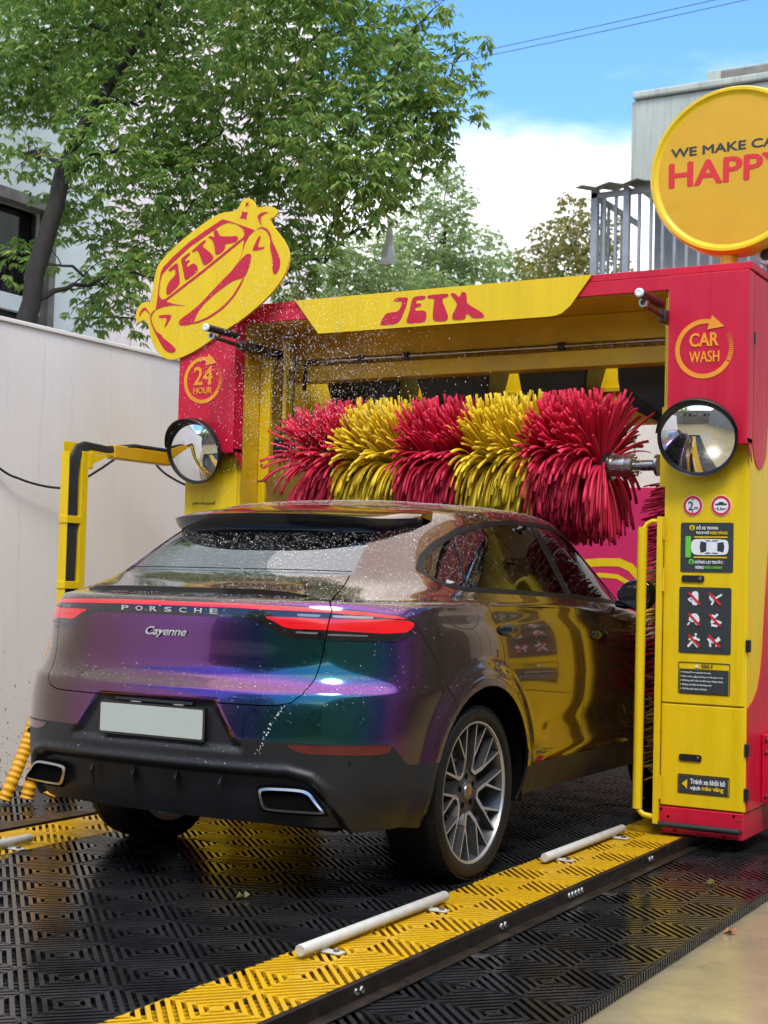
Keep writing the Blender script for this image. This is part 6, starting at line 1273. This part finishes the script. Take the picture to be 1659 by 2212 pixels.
# small camera on the gantry roof
sc1 = thing('security_camera', 'small dark camera with white ring beside the round sign pole', 'camera', (1.66, 2.0, 2.985))
B().lathe([(1.90, 0), (1.90, .030), (1.93, .055), (2.15, .055), (2.15, 0)], (1.665, 0, 3.075), 'Y', 24).obj('camera_body', 'black_plastic', sc1, True)
B().lathe([(1.905, .032), (1.895, .036), (1.895, .052), (1.912, .058), (1.93, .056)], (1.665, 0, 3.075), 'Y', 28).obj('white_ring', 'white_print', sc1, True)
B().box(1.645, 1.685, 2.0, 2.06, 2.985, 3.03).obj('camera_foot', 'black_plastic', sc1)

# ================================================================ water
def drops(name, P, Rr, Nn, flat, mat, parent=None):
    """little domes (flat<1) or beads"""
    n = len(P); k = 6; e = np.cross(Nn, np.array([0.31, 0.53, 0.79])); e /= np.linalg.norm(e, axis=1)[:, None]; g_ = np.cross(Nn, e)
    V = []
    for rr_, h in ((1.0, 0.0), (0.72, 0.7)):
        for j in range(k):
            a = 2*np.pi*j/k; V.append(P+(e*np.cos(a)+g_*np.sin(a))*(Rr*rr_)[:, None]+Nn*(Rr*h*flat)[:, None])
    V.append(P+Nn*(Rr*flat)[:, None]); V = np.stack(V, 1).reshape(-1, 3); m = 2*k+1; F = []
    for j in range(k): F += [(j, (j+1) % k, k+(j+1) % k), (j, k+(j+1) % k, k+j), (k+j, k+(j+1) % k, 2*k)]
    F = (np.arange(n)[:, None, None]*m+np.array(F)[None]).reshape(-1, 3)
    o = npmesh(name, V, F, mat, parent, smooth=True); tag(o, kind='stuff'); return o
def surface_points(n, seed, w):
    r = np.random.default_rng(seed); A_, B_, C_ = (S0.V[S0.F[:, i]] for i in range(3)); ar = np.linalg.norm(np.cross(B_-A_, C_-A_), axis=1)*w(S0.V[S0.F].mean(1), S0.N[S0.F].mean(1))
    t = r.choice(len(ar), n, p=ar/ar.sum()); u, v = r.uniform(0, 1, (2, n)); s_ = u+v > 1; u[s_] = 1-u[s_]; v[s_] = 1-v[s_]
    P = A_[t]+(B_-A_)[t]*u[:, None]+(C_-A_)[t]*v[:, None]; Nn = S0.N[S0.F[t]].mean(1); sg = np.where(r.uniform(0, 1, n) < .45, -1.0, 1.0)
    P[:, 0] *= sg; Nn = Nn.copy(); Nn[:, 0] *= sg; return P, Nn, r
wt = lambda c, nn: np.where((c[:, 1] < 2.0) & (c[:, 2] > .5), np.clip(nn[:, 2], 0, 1)**1.3+0.004*(c[:, 2] > .7), 0)
P_, Nn_, r_ = surface_points(48000, 3, wt)
drops('water_beads', P_+Nn_*0.0005, np.minimum(r_.gamma(2.0, 0.00038, len(P_))+0.0008, 0.003), Nn_, 0.5, 'water', car)
# spray in the air under the gantry
def spray(n, c, s, seed, name, lab):
    r = np.random.default_rng(seed); P = r.normal(0, 1, (n, 3))*np.array(s)+np.array(c)
    ok = (P[:, 2] < 3.2) & (P[:, 2] > 1.75) & (P[:, 1] < 2.05); P = P[ok]; n = len(P); rad = r.gamma(3.0, 0.00030, n)+0.0007
    V0 = np.array([(1, 0, 0), (-1, 0, 0), (0, 1, 0), (0, -1, 0), (0, 0, 1.9), (0, 0, -1.9)]); F0 = np.array([(0, 2, 4), (2, 1, 4), (1, 3, 4), (3, 0, 4), (2, 0, 5), (1, 2, 5), (3, 1, 5), (0, 3, 5)])
    sh = r.uniform(0.0, 0.6, n); V = V0[None]*rad[:, None, None]; V[:, :, 0] += V[:, :, 2]*sh[:, None]; V = (V+P[:, None]).reshape(-1, 3); F = (np.arange(n)[:, None, None]*6+F0[None]).reshape(-1, 3)
    tag(npmesh(name, V, F, 'spray', None, smooth=True), lab, 'water spray', kind='stuff')
m_ = material('spray', (0.85, 0.85, 0.82), 0.2, spec=0.8)
spray(7000, (-1.05, 1.52, 2.55), (0.42, 0.22, 0.36), 5, 'water_spray', 'fine water spray flying below the yellow beam')

# trickle running down the bumper
tx = np.linspace(.60, .505, 46)+RNG.normal(0, .006, 46); tz = np.interp(np.linspace(0, 1, 46), [0, .3, 1], [.79, .745, .60])+RNG.normal(0, .003, 46)
Pt = np.array([(x, surf_y(x, z), z) for x, z in zip(tx, tz)]); Nt = np.tile([0.15, -0.98, 0.1], (46, 1)); Nt /= np.linalg.norm(Nt, axis=1)[:, None]
drops('water_trickle', Pt+Nt*.001, RNG.gamma(2, .0007, 46)+.0006, Nt, .7, 'spray', car)
